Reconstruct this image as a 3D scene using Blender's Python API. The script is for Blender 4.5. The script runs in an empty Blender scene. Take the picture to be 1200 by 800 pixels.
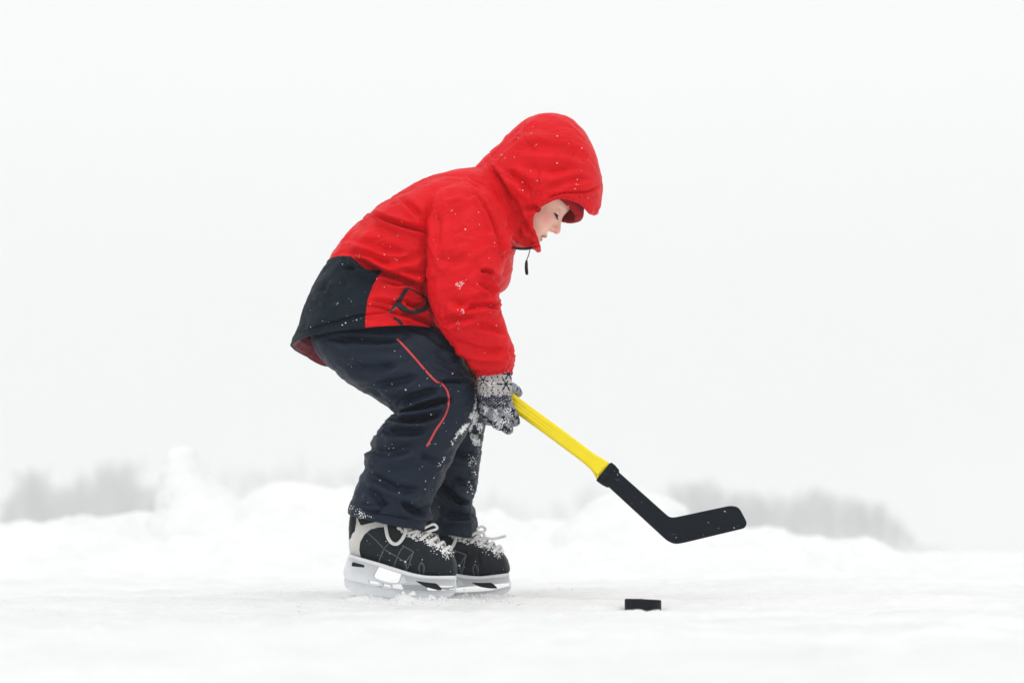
import bpy, bmesh, math, random
import numpy as np
from mathutils import Vector
from mathutils.bvhtree import BVHTree

random.seed(7)
RNG = np.random.default_rng(11)
S = bpy.context.scene
COL = S.collection

# ---------------------------------------------------------------- measures
CAM_D = 5.0            # camera to the child, metres
CAM_H = 0.10           # lens height above the ice
PX = 36.0 / 85.0 * CAM_D / 1200.0      # metres per photo pixel at the child's distance
HORIZON = 648.0

def P(px, py, y=0.0):
    """survey a photo point at a known depth -> world point (numpy aware)"""
    k = (CAM_D + y) / CAM_D
    return np.stack(np.broadcast_arrays((px - 600.0) * PX * k, y + 0.0 * px, CAM_H + (HORIZON - py) * PX * k), -1)

def unP(V):
    k = (CAM_D + V[:, 1]) / CAM_D
    return 600.0 + V[:, 0] / (PX * k), HORIZON - (V[:, 2] - CAM_H) / (PX * k)

# ---------------------------------------------------------------- noise
def _hash(ix, iy, iz, seed):
    h = (ix.astype(np.int64) * 374761393 + iy.astype(np.int64) * 668265263 + iz.astype(np.int64) * 2147483647 + seed * 974711) & 0xFFFFFFFF
    h = ((h ^ (h >> 13)) * 1274126177) & 0xFFFFFFFF
    h = ((h ^ (h >> 16)) * 2246822519) & 0xFFFFFFFF
    return ((h ^ (h >> 15)) & 0xFFFFFF) / float(0xFFFFFF) * 2 - 1

def vnoise(p, seed=0):
    f = np.floor(p); t = p - f; i = f.astype(np.int64)
    t = t * t * t * (t * (t * 6 - 15) + 10)
    r = 0
    for dx in (0, 1):
        wx = t[..., 0] if dx else 1 - t[..., 0]
        for dy in (0, 1):
            wy = t[..., 1] if dy else 1 - t[..., 1]
            for dz in (0, 1):
                wz = t[..., 2] if dz else 1 - t[..., 2]
                r = r + wx * wy * wz * _hash(i[..., 0] + dx, i[..., 1] + dy, i[..., 2] + dz, seed)
    return r

def fbm(p, octaves=4, seed=0, gain=0.5):
    a, r = 1.0, 0.0
    for o in range(octaves):
        r = r + a * vnoise(p * (2.03 ** o) + 17.3 * o, seed + o)
        a *= gain
    return r

# ---------------------------------------------------------------- mesh tools
def vnormals(V, F):
    F = np.asarray(F)
    n = np.zeros_like(V)
    if F.shape[1] == 4:
        fn = np.cross(V[F[:, 2]] - V[F[:, 0]], V[F[:, 3]] - V[F[:, 1]])
    else:
        fn = np.cross(V[F[:, 1]] - V[F[:, 0]], V[F[:, 2]] - V[F[:, 0]])
    for k in range(F.shape[1]):
        np.add.at(n, F[:, k], fn)
    l = np.linalg.norm(n, axis=1); l[l == 0] = 1
    return n / l[:, None]

def obj(name, V, F, mat, parent=None, origin=None, smooth=True, normals=None, attrs=None):
    V = np.asarray(V, dtype=np.float64)
    o3 = np.zeros(3) if origin is None else np.asarray(origin, dtype=np.float64)
    me = bpy.data.meshes.new(name)
    if isinstance(F, np.ndarray):
        F = F.tolist()
    me.from_pydata((V - o3).tolist(), [], F)
    me.update()
    if smooth:
        me.polygons.foreach_set('use_smooth', [True] * len(me.polygons))
    for k, a in (attrs or {}).items():
        at = me.attributes.new(k, 'FLOAT', 'POINT'); at.data.foreach_set('value', np.asarray(a, dtype=np.float32))
    if normals is not None:
        me.normals_split_custom_set_from_vertices(normals.tolist())
    if mat is not None:
        me.materials.append(mat)
    ob = bpy.data.objects.new(name, me)
    COL.objects.link(ob)
    if parent is not None:
        ob.parent = parent
    else:
        ob.location = o3
    return ob

def tag(o, label=None, category=None, group=None, kind=None):
    for k, v in (('label', label), ('category', category), ('group', group), ('kind', kind)):
        if v: o[k] = v
    return o

def grid_faces(nv, nu, wrap=True):
    i = np.arange(nv - 1)[:, None]; j = np.arange(nu if wrap else nu - 1)[None, :]
    j2 = (j + 1) % nu
    a = i * nu + j; b = i * nu + j2; c = (i + 1) * nu + j2; d = (i + 1) * nu + j
    return np.stack([a, b, c, d], -1).reshape(-1, 4)

def catmull(K, ts):
    K = np.asarray(K, float); n = len(K)
    i = np.clip(np.floor(ts).astype(int), 0, n - 2); t = (ts - i)[:, None]
    p1 = K[i]; p2 = K[i + 1]
    p0 = np.where((i > 0)[:, None], K[np.maximum(i - 1, 0)], 2 * p1 - p2)
    p3 = np.where((i < n - 2)[:, None], K[np.minimum(i + 2, n - 1)], 2 * p2 - p1)
    return 0.5 * ((2 * p1) + (-p0 + p2) * t + (2 * p0 - 5 * p1 + 4 * p2 - p3) * t * t + (-p0 + 3 * p1 - 3 * p2 + p3) * t ** 3)

def loft(rings, nu=120, step=0.0035, power=2.2, cap0=False, cap1=False):
    """rings: (ax, ay, bx, by, yc, half_depth, tilt_px); the a and b sides in photo pixels at depth yc.
    returns V, F, T (ring parameter per vertex), TH (angle per vertex)"""
    R = np.array([list(r) + [0.0] * (7 - len(r)) for r in rings], float)
    mid = P((R[:, 0] + R[:, 2]) / 2, (R[:, 1] + R[:, 3]) / 2, R[:, 4])
    ln = max(np.linalg.norm(np.diff(P(R[:, 0], R[:, 1], R[:, 4]), axis=0), axis=1).sum(),
             np.linalg.norm(np.diff(P(R[:, 2], R[:, 3], R[:, 4]), axis=0), axis=1).sum())
    nv = max(8, int(ln / step))
    ts = np.linspace(0, len(R) - 1, nv)
    Q = catmull(R, ts)
    th = np.linspace(0, 2 * math.pi, nu, endpoint=False)
    c, s = np.cos(th), np.sin(th)
    e = 2.0 / power
    c = np.sign(c) * np.abs(c) ** e; s = np.sign(s) * np.abs(s) ** e
    A = P(Q[:, 0], Q[:, 1], Q[:, 4]); B = P(Q[:, 2], Q[:, 3], Q[:, 4])
    M = (A + B) / 2; E = (B - A) / 2
    V = M[:, None] + E[:, None] * c[None, :, None]
    V[..., 1] += Q[:, 5][:, None] * s[None]
    V[..., 2] -= Q[:, 6][:, None] * PX * s[None]
    T = np.repeat(ts, nu); TH = np.tile(th, nv)
    V = V.reshape(-1, 3)
    F = grid_faces(nv, nu)
    F = F[:, ::-1] if False else F
    F = F.tolist()
    if cap0:
        V = np.vstack([V, M[0]]); k = len(V) - 1
        F += [[(j + 1) % nu, j, k, k] for j in range(nu)]
    if cap1:
        V = np.vstack([V, M[-1]]); k = len(V) - 1; b = (nv - 1) * nu
        F += [[b + j, b + (j + 1) % nu, k, k] for j in range(nu)]
    if cap0 or cap1:
        pad = len(V) - len(T)
        T = np.concatenate([T, np.full(pad, 0.0)]); TH = np.concatenate([TH, np.full(pad, 0.0)])
    F = np.array(F)
    # orient outward: sample against centroid axis
    q = F[: (nv - 1) * nu]
    fn = np.cross(V[q[:, 2]] - V[q[:, 0]], V[q[:, 3]] - V[q[:, 1]])
    cc = V[q].mean(1) - np.repeat((M[:-1] + M[1:]) / 2, nu, axis=0)
    if (fn * cc).sum() < 0:
        F = F[:, ::-1]
    return V, F, T, TH

def clean(F):
    return [[*dict.fromkeys(f)] for f in (F.tolist() if isinstance(F, np.ndarray) else F)]

def seg_dist(px, py, poly):
    best = np.full(px.shape, 1e9); tt = np.zeros(px.shape)
    pl = np.array(poly, float); L = np.concatenate([[0], np.cumsum(np.linalg.norm(np.diff(pl, axis=0), axis=1))])
    sgn = np.zeros(px.shape)
    for i in range(len(pl) - 1):
        d = pl[i + 1] - pl[i]; l2 = (d ** 2).sum()
        u = np.clip(((px - pl[i, 0]) * d[0] + (py - pl[i, 1]) * d[1]) / l2, 0, 1)
        qx = px - pl[i, 0] - u * d[0]; qy = py - pl[i, 1] - u * d[1]
        r = np.hypot(qx, qy); m = r < best
        best[m] = r[m]; tt[m] = ((L[i] + u * math.sqrt(l2)) / L[-1])[m]
        sgn[m] = np.sign(d[0] * qy - d[1] * qx)[m]
    return best, tt, sgn

def smooth_poly(pts, n=6):
    K = np.array(pts, float)
    return catmull(K, np.linspace(0, len(K) - 1, (len(K) - 1) * n + 1))

def folds(V, N, creases, both=False, back=0.0):
    """pull real creases into the cloth: (polyline, width px, depth mm[, lip])"""
    px, py = unP(V)
    out = np.zeros(len(V))
    face = np.clip((-N[:, 1] + 0.35) / 0.5, 0, 1)
    if both:
        face = np.maximum(face, np.clip((N[:, 1] + 0.35) / 0.5, 0, 1))
    for c in creases:
        poly, w, d = c[0], c[1] * 0.80, c[2] * 0.0029
        lip = c[3] if len(c) > 3 else 0.45
        r, t, sg = seg_dist(px, py, smooth_poly(poly, 4))
        tap = np.clip(np.sin(np.pi * np.clip(t, 0.02, 0.98)) * 1.6, 0, 1)
        wv = w * (0.65 + 0.5 * tap)
        g = -np.exp(-(r / wv) ** 2)
        l = lip * np.exp(-((r - 2.1 * wv) / (1.2 * wv)) ** 2) * (1 + 0.5 * sg)
        out += d * tap * (g + l)
    return out * face

def crumple(x0, y0, x1, y1, n, deg, spread, seed, l=(9, 28), w=(0.8, 1.7), d=(0.35, 1.0)):
    """many short fine creases of thin shell cloth"""
    rn = random.Random(seed); out = []
    for _ in range(n):
        x, y = rn.uniform(x0, x1), rn.uniform(y0, y1); a = math.radians(deg + rn.gauss(0, spread)); L = rn.uniform(*l); b = rn.uniform(-.25, .25)
        out.append(([(x, y), (x + L * .5 * math.cos(a) - b * L * .4 * math.sin(a), y + L * .5 * math.sin(a) + b * L * .4 * math.cos(a)), (x + L * math.cos(a), y + L * math.sin(a))], rn.uniform(*w), rn.uniform(*d), .5))
    return out

def wrinkle(V, amp, scale, seed, stretch=(1, 1, 1)):
    p = V * scale * np.array(stretch)
    w = fbm(p * 0.5, 2, seed + 50)[:, None] * 0.9
    a = 1 - 2 * np.abs(fbm(p + w, 3, seed))
    b = fbm(p * 0.6, 3, seed + 9)
    fine = 1 - 2 * np.abs(fbm(p * 3.1 + w * 1.5, 2, seed + 31))
    gate = np.clip(fbm(p * 0.8, 2, seed + 77) + 0.35, 0, 1)
    return amp * (0.65 * a + 0.9 * b + 0.30 * fine * gate)

def cloth(V, F, creases=(), amp=0.002, scale=22, seed=0, stretch=(1, 1, 1), both=False, mask=None):
    N = vnormals(V, F)
    d = folds(V, N, creases, both) + wrinkle(V, amp, scale, seed, stretch)
    if mask is not None: d = d * mask
    return V + N * d[:, None]

def tris(F):
    out = []
    for f in clean(F):
        for k in range(1, len(f) - 1):
            out.append((f[0], f[k], f[k + 1]))
    return np.array(out)

def clip(V, F, d, extra):
    """cut a mesh along d = 0; returns [(V, F, extra), ...] for d > 0 and d < 0"""
    T = tris(F); res = []
    for sg in (1, -1):
        dd = d * sg
        ins = dd[T] > 0; cnt = ins.sum(1)
        keep = T[cnt == 3].tolist()
        newV = []; newE = []; cache = {}
        def cut(a, b):
            k = (min(a, b), max(a, b))
            if k not in cache:
                t = dd[a] / (dd[a] - dd[b])
                cache[k] = len(V) + len(newV)
                newV.append(V[a] + (V[b] - V[a]) * t); newE.append(extra[a] + (extra[b] - extra[a]) * t)
            return cache[k]
        for f, m in zip(T[(cnt > 0) & (cnt < 3)], ins[(cnt > 0) & (cnt < 3)]):
            poly = []
            for k in range(3):
                a, b = int(f[k]), int(f[(k + 1) % 3])
                if m[k]: poly.append(a)
                if m[k] != m[(k + 1) % 3]: poly.append(cut(a, b))
            for k in range(1, len(poly) - 1): keep.append([poly[0], poly[k], poly[k + 1]])
        VV = np.vstack([V] + ([np.array(newV)] if newV else [])); EE = np.vstack([extra] + ([np.array(newE)] if newE else []))
        K = np.array(keep) if keep else np.zeros((0, 3), int)
        u, inv = np.unique(K, return_inverse=True)
        res.append((VV[u], inv.reshape(-1, 3), EE[u]))
    return res

def poly_sd(px, py, poly):
    """signed distance to a closed polygon, positive inside"""
    pl = np.array(poly, float); n = len(pl)
    r, _, _ = seg_dist(px, py, np.vstack([pl, pl[:1]]))
    ins = np.zeros(px.shape, bool)
    for i in range(n):
        x1, y1 = pl[i]; x2, y2 = pl[(i + 1) % n]
        c = ((y1 > py) != (y2 > py)) & (px < (x2 - x1) * (py - y1) / (y2 - y1 + 1e-12) + x1)
        ins ^= c
    return np.where(ins, r, -r)

def tube(pts, rad, n=8, flat=1.0, flat_dir=None, cap=True):
    pts = np.asarray(pts, float); m = len(pts)
    rad = np.broadcast_to(np.asarray(rad, float), (m,))
    tan = np.gradient(pts, axis=0); tan /= np.linalg.norm(tan, axis=1)[:, None] + 1e-12
    V = []; ref = np.array([0, 1.0, 0])
    for i in range(m):
        fd = flat_dir[i] if flat_dir is not None else ref
        a = fd - tan[i] * (fd @ tan[i])
        if np.linalg.norm(a) < 1e-4: a = np.array([0.3, 0.2, 1.0]); a = a - tan[i] * (a @ tan[i])
        a /= np.linalg.norm(a); b = np.cross(tan[i], a)
        for k in range(n):
            t = 2 * math.pi * k / n
            V.append(pts[i] + rad[i] * (flat * math.cos(t) * a + math.sin(t) * b))
    F = grid_faces(m, n).tolist()
    if cap:
        F.append(list(range(n))[::-1]); F.append([(m - 1) * n + k for k in range(n)])
    return np.array(V), F

def merge(parts):
    V = []; F = []; k = 0
    for v, f in parts:
        v = np.asarray(v); V.append(v)
        F += [[i + k for i in q] for q in (f.tolist() if isinstance(f, np.ndarray) else f)]
        k += len(v)
    return np.vstack(V), F

def bvh_of(V, F):
    return BVHTree.FromPolygons([Vector(v) for v in V], clean(F))

EYE = Vector((0, -CAM_D, CAM_H))
def hit(bvh, px, py):
    t = Vector(P(px, py, 0.0).tolist()); d = (t - EYE).normalized()
    loc, nor, idx, dist = bvh.ray_cast(EYE, d)
    return (None, None) if loc is None else (np.array(loc), np.array(nor))

def stitched(bvh, poly, rad, off=0.0, n=6, flat=0.6, sub=5):
    """a cord or seam line laid on a surface"""
    pts = []; nors = []
    for q in smooth_poly(poly, sub):
        l, nn = hit(bvh, q[0], q[1])
        if l is not None:
            if nn[1] > 0: nn = -nn
            pts.append(l + nn * off); nors.append(nn)
    if len(pts) < 3: return None
    return tube(np.array(pts), rad, n, flat, np.array(nors))

_ico = None
def crumb(c, r):
    global _ico
    if _ico is None:
        bm = bmesh.new(); bmesh.ops.create_icosphere(bm, subdivisions=1, radius=1)
        bm.verts.ensure_lookup_table()
        _ico = (np.array([v.co[:] for v in bm.verts]), [[v.index for v in f.verts] for f in bm.faces]); bm.free()
    v = _ico[0] * (r * RNG.uniform(0.55, 1.25, (len(_ico[0]), 1))) * RNG.uniform(0.6, 1.3, 3)
    return c + v, _ico[1]

def prism(outlines, ymap, thick, bevel=0.0015, res=2):
    """2-D outline in photo pixels (holes allowed) -> solid with rounded edges; ymap(px) gives its depth"""
    cu = bpy.data.curves.new('outline', 'CURVE'); cu.dimensions = '2D'; cu.fill_mode = 'BOTH'
    cu.extrude = max(1e-5, thick / 2 - bevel); cu.bevel_depth = bevel; cu.bevel_resolution = res
    cu.offset = -bevel
    for o in outlines:
        sp = cu.splines.new('POLY'); sp.points.add(len(o) - 1); sp.use_cyclic_u = True
        for p, q in zip(sp.points, o): p.co = ((q[0] - 600) * PX, (HORIZON - q[1]) * PX, 0, 1)
    ob = bpy.data.objects.new('outline', cu); COL.objects.link(ob)
    dg = bpy.context.evaluated_depsgraph_get()
    me = bpy.data.meshes.new_from_object(ob.evaluated_get(dg))
    V = np.array([v.co[:] for v in me.vertices]); F = [list(p.vertices) for p in me.polygons]
    bpy.data.objects.remove(ob); bpy.data.curves.remove(cu); bpy.data.meshes.remove(me)
    px = V[:, 0] / PX + 600; py = HORIZON - V[:, 1] / PX
    W = P(px, py, ymap(px))
    W[:, 1] -= V[:, 2]
    return W, F

def round_poly(pts, rad, n=4):
    """round the corners of a polygon (pixels)"""
    out = []; m = len(pts)
    for i in range(m):
        p0, p1, p2 = (np.array(pts[k % m][:2], float) for k in (i - 1, i, i + 1))
        r = pts[i][2] if len(pts[i]) > 2 else rad
        a = p0 - p1; b = p2 - p1
        ra = min(r, np.linalg.norm(a) * .45); rb = min(r, np.linalg.norm(b) * .45)
        a = p1 + a / np.linalg.norm(a) * ra; b = p1 + b / np.linalg.norm(b) * rb
        for t in np.linspace(0, 1, n): out.append(tuple((1 - t) ** 2 * a + 2 * t * (1 - t) * p1 + t * t * b))
    return out

# ---------------------------------------------------------------- implicit surfaces
class Field:
    def __init__(s, X, Y, Z):
        s.X, s.Y, s.Z = X, Y, Z; s.D = np.full((len(X), len(Y), len(Z)), 0.3)
    def _sub(s, lo, hi):
        i = [np.searchsorted(g, l - .012) for g, l in zip((s.X, s.Y, s.Z), lo)]; j = [np.searchsorted(g, h + .012) for g, h in zip((s.X, s.Y, s.Z), hi)]
        sl = tuple(slice(max(0, a), max(a + 1, b)) for a, b in zip(i, j))
        G = np.stack(np.meshgrid(s.X[sl[0]], s.Y[sl[1]], s.Z[sl[2]], indexing='ij'), -1)
        return sl, G
    def add(s, d, sl, k, sub=False):
        a = s.D[sl]
        if sub:
            h = np.clip(0.5 - 0.5 * (a + d) / k, 0, 1); s.D[sl] = a + (-d - a) * h + k * h * (1 - h)
        else:
            h = np.clip(0.5 + 0.5 * (a - d) / k, 0, 1); s.D[sl] = a + (d - a) * h - k * h * (1 - h)
    def cone(s, a, b, ra, rb, k=0.006, sub=False):
        a = np.asarray(a, float); b = np.asarray(b, float); m = max(ra, rb) + k
        sl, G = s._sub(np.minimum(a, b) - m, np.maximum(a, b) + m)
        if G.size == 0: return
        ab = b - a; t = np.clip(((G - a) @ ab) / (ab @ ab + 1e-12), 0, 1)
        d = np.linalg.norm(G - a - t[..., None] * ab, axis=-1) - (ra + (rb - ra) * t)
        s.add(d, sl, k, sub)
    def ell(s, c, r, R=None, k=0.006, sub=False):
        c = np.asarray(c, float); r = np.asarray(r, float); m = r.max() + k
        sl, G = s._sub(c - m, c + m)
        if G.size == 0: return
        q = G - c
        if R is not None: q = q @ R.T
        k0 = np.linalg.norm(q / r, axis=-1); k1 = np.linalg.norm(q / r ** 2, axis=-1) + 1e-9
        s.add(k0 * (k0 - 1) / k1, sl, k, sub)
    def mesh(s):
        D = s.D; ins = D < 0
        nx, ny, nz = D.shape
        c = [(i, j, k) for i in (0, 1) for j in (0, 1) for k in (0, 1)]
        cor = [ins[i:nx - 1 + i, j:ny - 1 + j, k:nz - 1 + k] for i, j, k in c]
        n = sum(x.astype(np.int8) for x in cor); act = (n > 0) & (n < 8)
        I = np.argwhere(act); idx = np.full(act.shape, -1); idx[act] = np.arange(len(I))
        acc = np.zeros((len(I), 3)); cnt = np.zeros(len(I))
        g = (s.X, s.Y, s.Z)
        for a in range(8):
            for b in range(a + 1, 8):
                df = [c[b][k] - c[a][k] for k in range(3)]
                if sum(abs(x) for x in df) != 1: continue
                ia = I + np.array(c[a]); ib = I + np.array(c[b])
                da = D[ia[:, 0], ia[:, 1], ia[:, 2]]; db = D[ib[:, 0], ib[:, 1], ib[:, 2]]
                m = (da < 0) != (db < 0); t = np.where(m, da / np.where(m, da - db, 1), 0)
                pa = np.stack([g[k][ia[:, k]] for k in range(3)], -1); pb = np.stack([g[k][ib[:, k]] for k in range(3)], -1)
                acc += np.where(m[:, None], pa + (pb - pa) * t[:, None], 0); cnt += m
        V = acc / cnt[:, None]; F = []
        for ax in range(3):
            o = [k for k in range(3) if k != ax]
            A = np.moveaxis(ins, ax, 0)
            e = A[1:] != A[:-1]; e = np.moveaxis(e, 0, ax)
            E = np.argwhere(e); ok = (E[:, o[0]] > 0) & (E[:, o[1]] > 0) & (E[:, o[0]] < D.shape[o[0]] - 1) & (E[:, o[1]] < D.shape[o[1]] - 1)
            E = E[ok]
            q = []
            for d0, d1 in ((-1, -1), (0, -1), (0, 0), (-1, 0)):
                Q = E.copy(); Q[:, o[0]] += d0; Q[:, o[1]] += d1; q.append(idx[Q[:, 0], Q[:, 1], Q[:, 2]])
            f = np.stack(q, -1); f0 = ins[E[:, 0], E[:, 1], E[:, 2]]
            flip = f0 if ax != 1 else ~f0
            f[~flip] = f[~flip][:, ::-1]; F.append(f)
        F = np.vstack(F); F = F[(F >= 0).all(1)]
        return V, F

def graded(lo, hi, fine, coarse, bands):
    out = [lo]
    while out[-1] < hi:
        x = out[-1]; st = coarse
        for a, b in bands:
            if a - coarse <= x <= b: st = fine
        out.append(x + st)
    return np.array(out)

# ---------------------------------------------------------------- materials
def mat(name):
    m = bpy.data.materials.new(name); m.use_nodes = True
    nt = m.node_tree; b = nt.nodes['Principled BSDF']
    return m, nt, b

def N_(nt, t, **kw):
    n = nt.nodes.new(t)
    for k, v in kw.items():
        if k.startswith('in_'):
            n.inputs[int(k[3:]) if k[3:].isdigit() else k[3:].replace('_', ' ')].default_value = v
        else: setattr(n, k, v)
    return n

def math_(nt, op, a, b=None, clamp=False):
    n = nt.nodes.new('ShaderNodeMath'); n.operation = op; n.use_clamp = clamp
    for i, v in enumerate((a, b)):
        if v is None: continue
        if isinstance(v, (int, float)): n.inputs[i].default_value = v
        else: nt.links.new(v, n.inputs[i])
    return n.outputs[0]

def mixc(nt, f, a, b):
    n = nt.nodes.new('ShaderNodeMix'); n.data_type = 'RGBA'
    for k, v in ((0, f), (6, a), (7, b)):
        if hasattr(v, 'is_linked') or isinstance(v, bpy.types.NodeSocket): nt.links.new(v, n.inputs[k])
        elif isinstance(v, (int, float)): n.inputs[k].default_value = v
        else: n.inputs[k].default_value = (*v, 1)
    return n.outputs[2]

def noise(nt, co, scale, detail=3, rough=0.5, sc=None):
    n = N_(nt, 'ShaderNodeTexNoise'); n.inputs['Scale'].default_value = scale; n.inputs['Detail'].default_value = detail; n.inputs['Roughness'].default_value = rough
    if sc:
        mp = N_(nt, 'ShaderNodeMapping'); mp.inputs['Scale'].default_value = sc; nt.links.new(co, mp.inputs[0]); co = mp.outputs[0]
    nt.links.new(co, n.inputs['Vector'])
    return n.outputs[0]

def bump(nt, b, h, strength=0.3, dist=0.002):
    n = N_(nt, 'ShaderNodeBump'); n.inputs['Strength'].default_value = strength; n.inputs['Distance'].default_value = dist
    nt.links.new(h, n.inputs['Height']); nt.links.new(n.outputs[0], b.inputs['Normal'])

def specks(nt, co, scale, size, density):
    """scattered snow grains clinging to a surface, 0..1"""
    v = N_(nt, 'ShaderNodeTexVoronoi'); v.inputs['Scale'].default_value = scale
    wn = noise(nt, co, scale * 2.2, 1)
    ad = N_(nt, 'ShaderNodeVectorMath', operation='SCALE'); ad.inputs['Scale'].default_value = 0.010
    nt.links.new(wn, ad.inputs[0])
    sm = N_(nt, 'ShaderNodeVectorMath', operation='ADD'); nt.links.new(co, sm.inputs[0]); nt.links.new(ad.outputs[0], sm.inputs[1])
    nt.links.new(sm.outputs[0], v.inputs['Vector'])
    sp = N_(nt, 'ShaderNodeSeparateColor'); nt.links.new(v.outputs['Color'], sp.inputs[0])
    r = math_(nt, 'MULTIPLY', math_(nt, 'POWER', sp.outputs[0], 3.0), size)
    pres = math_(nt, 'LESS_THAN', sp.outputs[1], density)
    patch = math_(nt, 'GREATER_THAN', noise(nt, co, 9, 2), 0.44)
    r = math_(nt, 'MULTIPLY', math_(nt, 'MULTIPLY', r, pres), math_(nt, 'ADD', 0.35, math_(nt, 'MULTIPLY', patch, 0.65)))
    d = math_(nt, 'SUBTRACT', r, v.outputs['Distance'])
    return math_(nt, 'MULTIPLY', d, 12.0, clamp=True)

SNOWC = (0.86, 0.87, 0.885)
def fabric(name, col, dark=0.8, rough=0.62, spec=0.3, grains=0.35, weave=700, sheen=0.0, wr=0.42, size=0.19, gscale=105):
    m, nt, b = mat(name)
    co = N_(nt, 'ShaderNodeTexCoord').outputs['Object']
    n1 = noise(nt, co, 9, 5, 0.65); n2 = noise(nt, co, 160, 2)
    f = math_(nt, 'ADD', math_(nt, 'MULTIPLY', n1, 0.8), math_(nt, 'MULTIPLY', n2, 0.35))
    c = mixc(nt, f, tuple(x * dark for x in col), tuple(min(1, x * 1.12) for x in col))
    g = specks(nt, co, gscale, size, grains)
    c = mixc(nt, math_(nt, 'MULTIPLY', g, 0.8), c, SNOWC)
    nt.links.new(c, b.inputs['Base Color'])
    b.inputs['Roughness'].default_value = rough; b.inputs['Specular IOR Level'].default_value = spec
    b.inputs['Sheen Weight'].default_value = sheen
    wv = noise(nt, co, weave, 1); wl = noise(nt, co, 30, 4, 0.62); wm = noise(nt, co, 75, 3, 0.6, (1, 1, 2.2))
    h = math_(nt, 'ADD', math_(nt, 'MULTIPLY', wl, 1.0), math_(nt, 'MULTIPLY', wv, 0.10))
    h = math_(nt, 'ADD', h, math_(nt, 'MULTIPLY', wm, 0.5))
    h = math_(nt, 'ADD', h, math_(nt, 'MULTIPLY', g, 0.6))
    bump(nt, b, h, wr, 0.006)
    return m

def plain(name, col, rough=0.5, spec=0.4, var=0.15, scale=40, bmp=0.15, bdist=0.001, metal=0.0, grains=0.0, gscale=90, scratch=0.0, size=.22):
    m, nt, b = mat(name)
    co = N_(nt, 'ShaderNodeTexCoord').outputs['Object']
    n1 = noise(nt, co, scale, 4, 0.6)
    c = mixc(nt, n1, tuple(x * (1 - var) for x in col), tuple(min(1, x * (1 + var)) for x in col))
    rv = math_(nt, 'ADD', rough - 0.1, math_(nt, 'MULTIPLY', noise(nt, co, scale * 2, 3), 0.2))
    if scratch > 0:
        sc = noise(nt, co, 55, 3, 0.7, (0.25, 1, 1.6))
        k = math_(nt, 'MULTIPLY', math_(nt, 'GREATER_THAN', sc, 0.66), scratch)
        c = mixc(nt, k, c, tuple(min(1, x * 2.2 + .05) for x in col))
    if grains > 0:
        g = specks(nt, co, gscale, size, grains); c = mixc(nt, g, c, SNOWC)
    nt.links.new(c, b.inputs['Base Color']); nt.links.new(rv, b.inputs['Roughness'])
    b.inputs['Specular IOR Level'].default_value = spec; b.inputs['Metallic'].default_value = metal
    bump(nt, b, noise(nt, co, scale * 4, 3), bmp, bdist)
    return m

M = {}
M['red'] = fabric('red_nylon', (0.74, 0.003, 0.009), 0.72, 0.50, 0.13, 0.10, sheen=0.0)
M['red_lining'] = fabric('dark_red_lining', (0.22, 0.012, 0.025), grains=0.1)
M['navy'] = fabric('navy_nylon', (0.0070, 0.0140, 0.0300), 0.75, 0.50, 0.18, 0.10)
M['navy_panel'] = fabric('navy_panel_nylon', (0.0058, 0.0125, 0.0205), 0.75, 0.62, 0.10, 0.20)
M['black_trim'] = plain('black_trim', (0.012, 0.015, 0.02), 0.6, 0.3)
M['piping'] = plain('red_piping', (0.62, 0.06, 0.06), 0.5, 0.4, grains=.3, gscale=150)
M['knit_red'] = fabric('red_knit', (0.40, 0.012, 0.018), 0.6, 0.9, 0.05, 0.05, weave=260, sheen=0.1)
M['yellow'] = plain('yellow_plastic', (0.90, 0.72, 0.012), 0.5, 0.35, 0.07, 25, 0.2, 0.001, scratch=0.28)
M['black_plastic'] = plain('black_plastic', (0.0035, 0.0075, 0.0130), 0.5, 0.16, 0.3, 30, 0.3, 0.0012, grains=0.3, gscale=60, scratch=0.4, size=.20)
M['boot'] = plain('black_boot', (0.0055, 0.009, 0.0135), 0.44, 0.26, 0.35, 45, 0.4, 0.001, grains=0.14, gscale=110, size=.2)
M['heel'] = plain('cream_boot_leather', (0.62, 0.60, 0.57), 0.5, 0.35, 0.18, 40, 0.3, 0.001, grains=.2)
M['grey_line'] = plain('grey_stitching', (0.10, 0.125, 0.14), 0.6, 0.2)
M['lace'] = plain('white_lace', (0.74, 0.73, 0.72), 0.85, 0.1, 0.25, 180, 0.6, 0.001)
M['holder'] = plain('white_plastic_holder', (0.74, 0.755, 0.78), 0.5, 0.3, 0.12, 60, 0.25, 0.001, scratch=0.2)
M['steel'] = plain('steel_runner', (0.74, 0.76, 0.78), 0.4, 0.5, 0.15, 60, 0.2, 0.0006, metal=0.75)
M['rubber'] = plain('puck_rubber', (0.006, 0.008, 0.012), 0.6, 0.16, 0.3, 60, 0.5, 0.001, grains=0.55, gscale=110, size=.22)
M['lash'] = plain('dark_lash', (0.03, 0.018, 0.015), 0.6, 0.2)
M['brow'] = plain('light_brown_brow', (0.36, 0.22, 0.14), 0.8, 0.1)
M['trunk'] = plain('grey_bark', (0.10, 0.088, 0.088), 0.9, 0.1, 0.3, 3)
M['twig'] = plain('grey_violet_twigs', (0.120, 0.105, 0.128), 0.9, 0.1, 0.3, 2)

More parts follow.
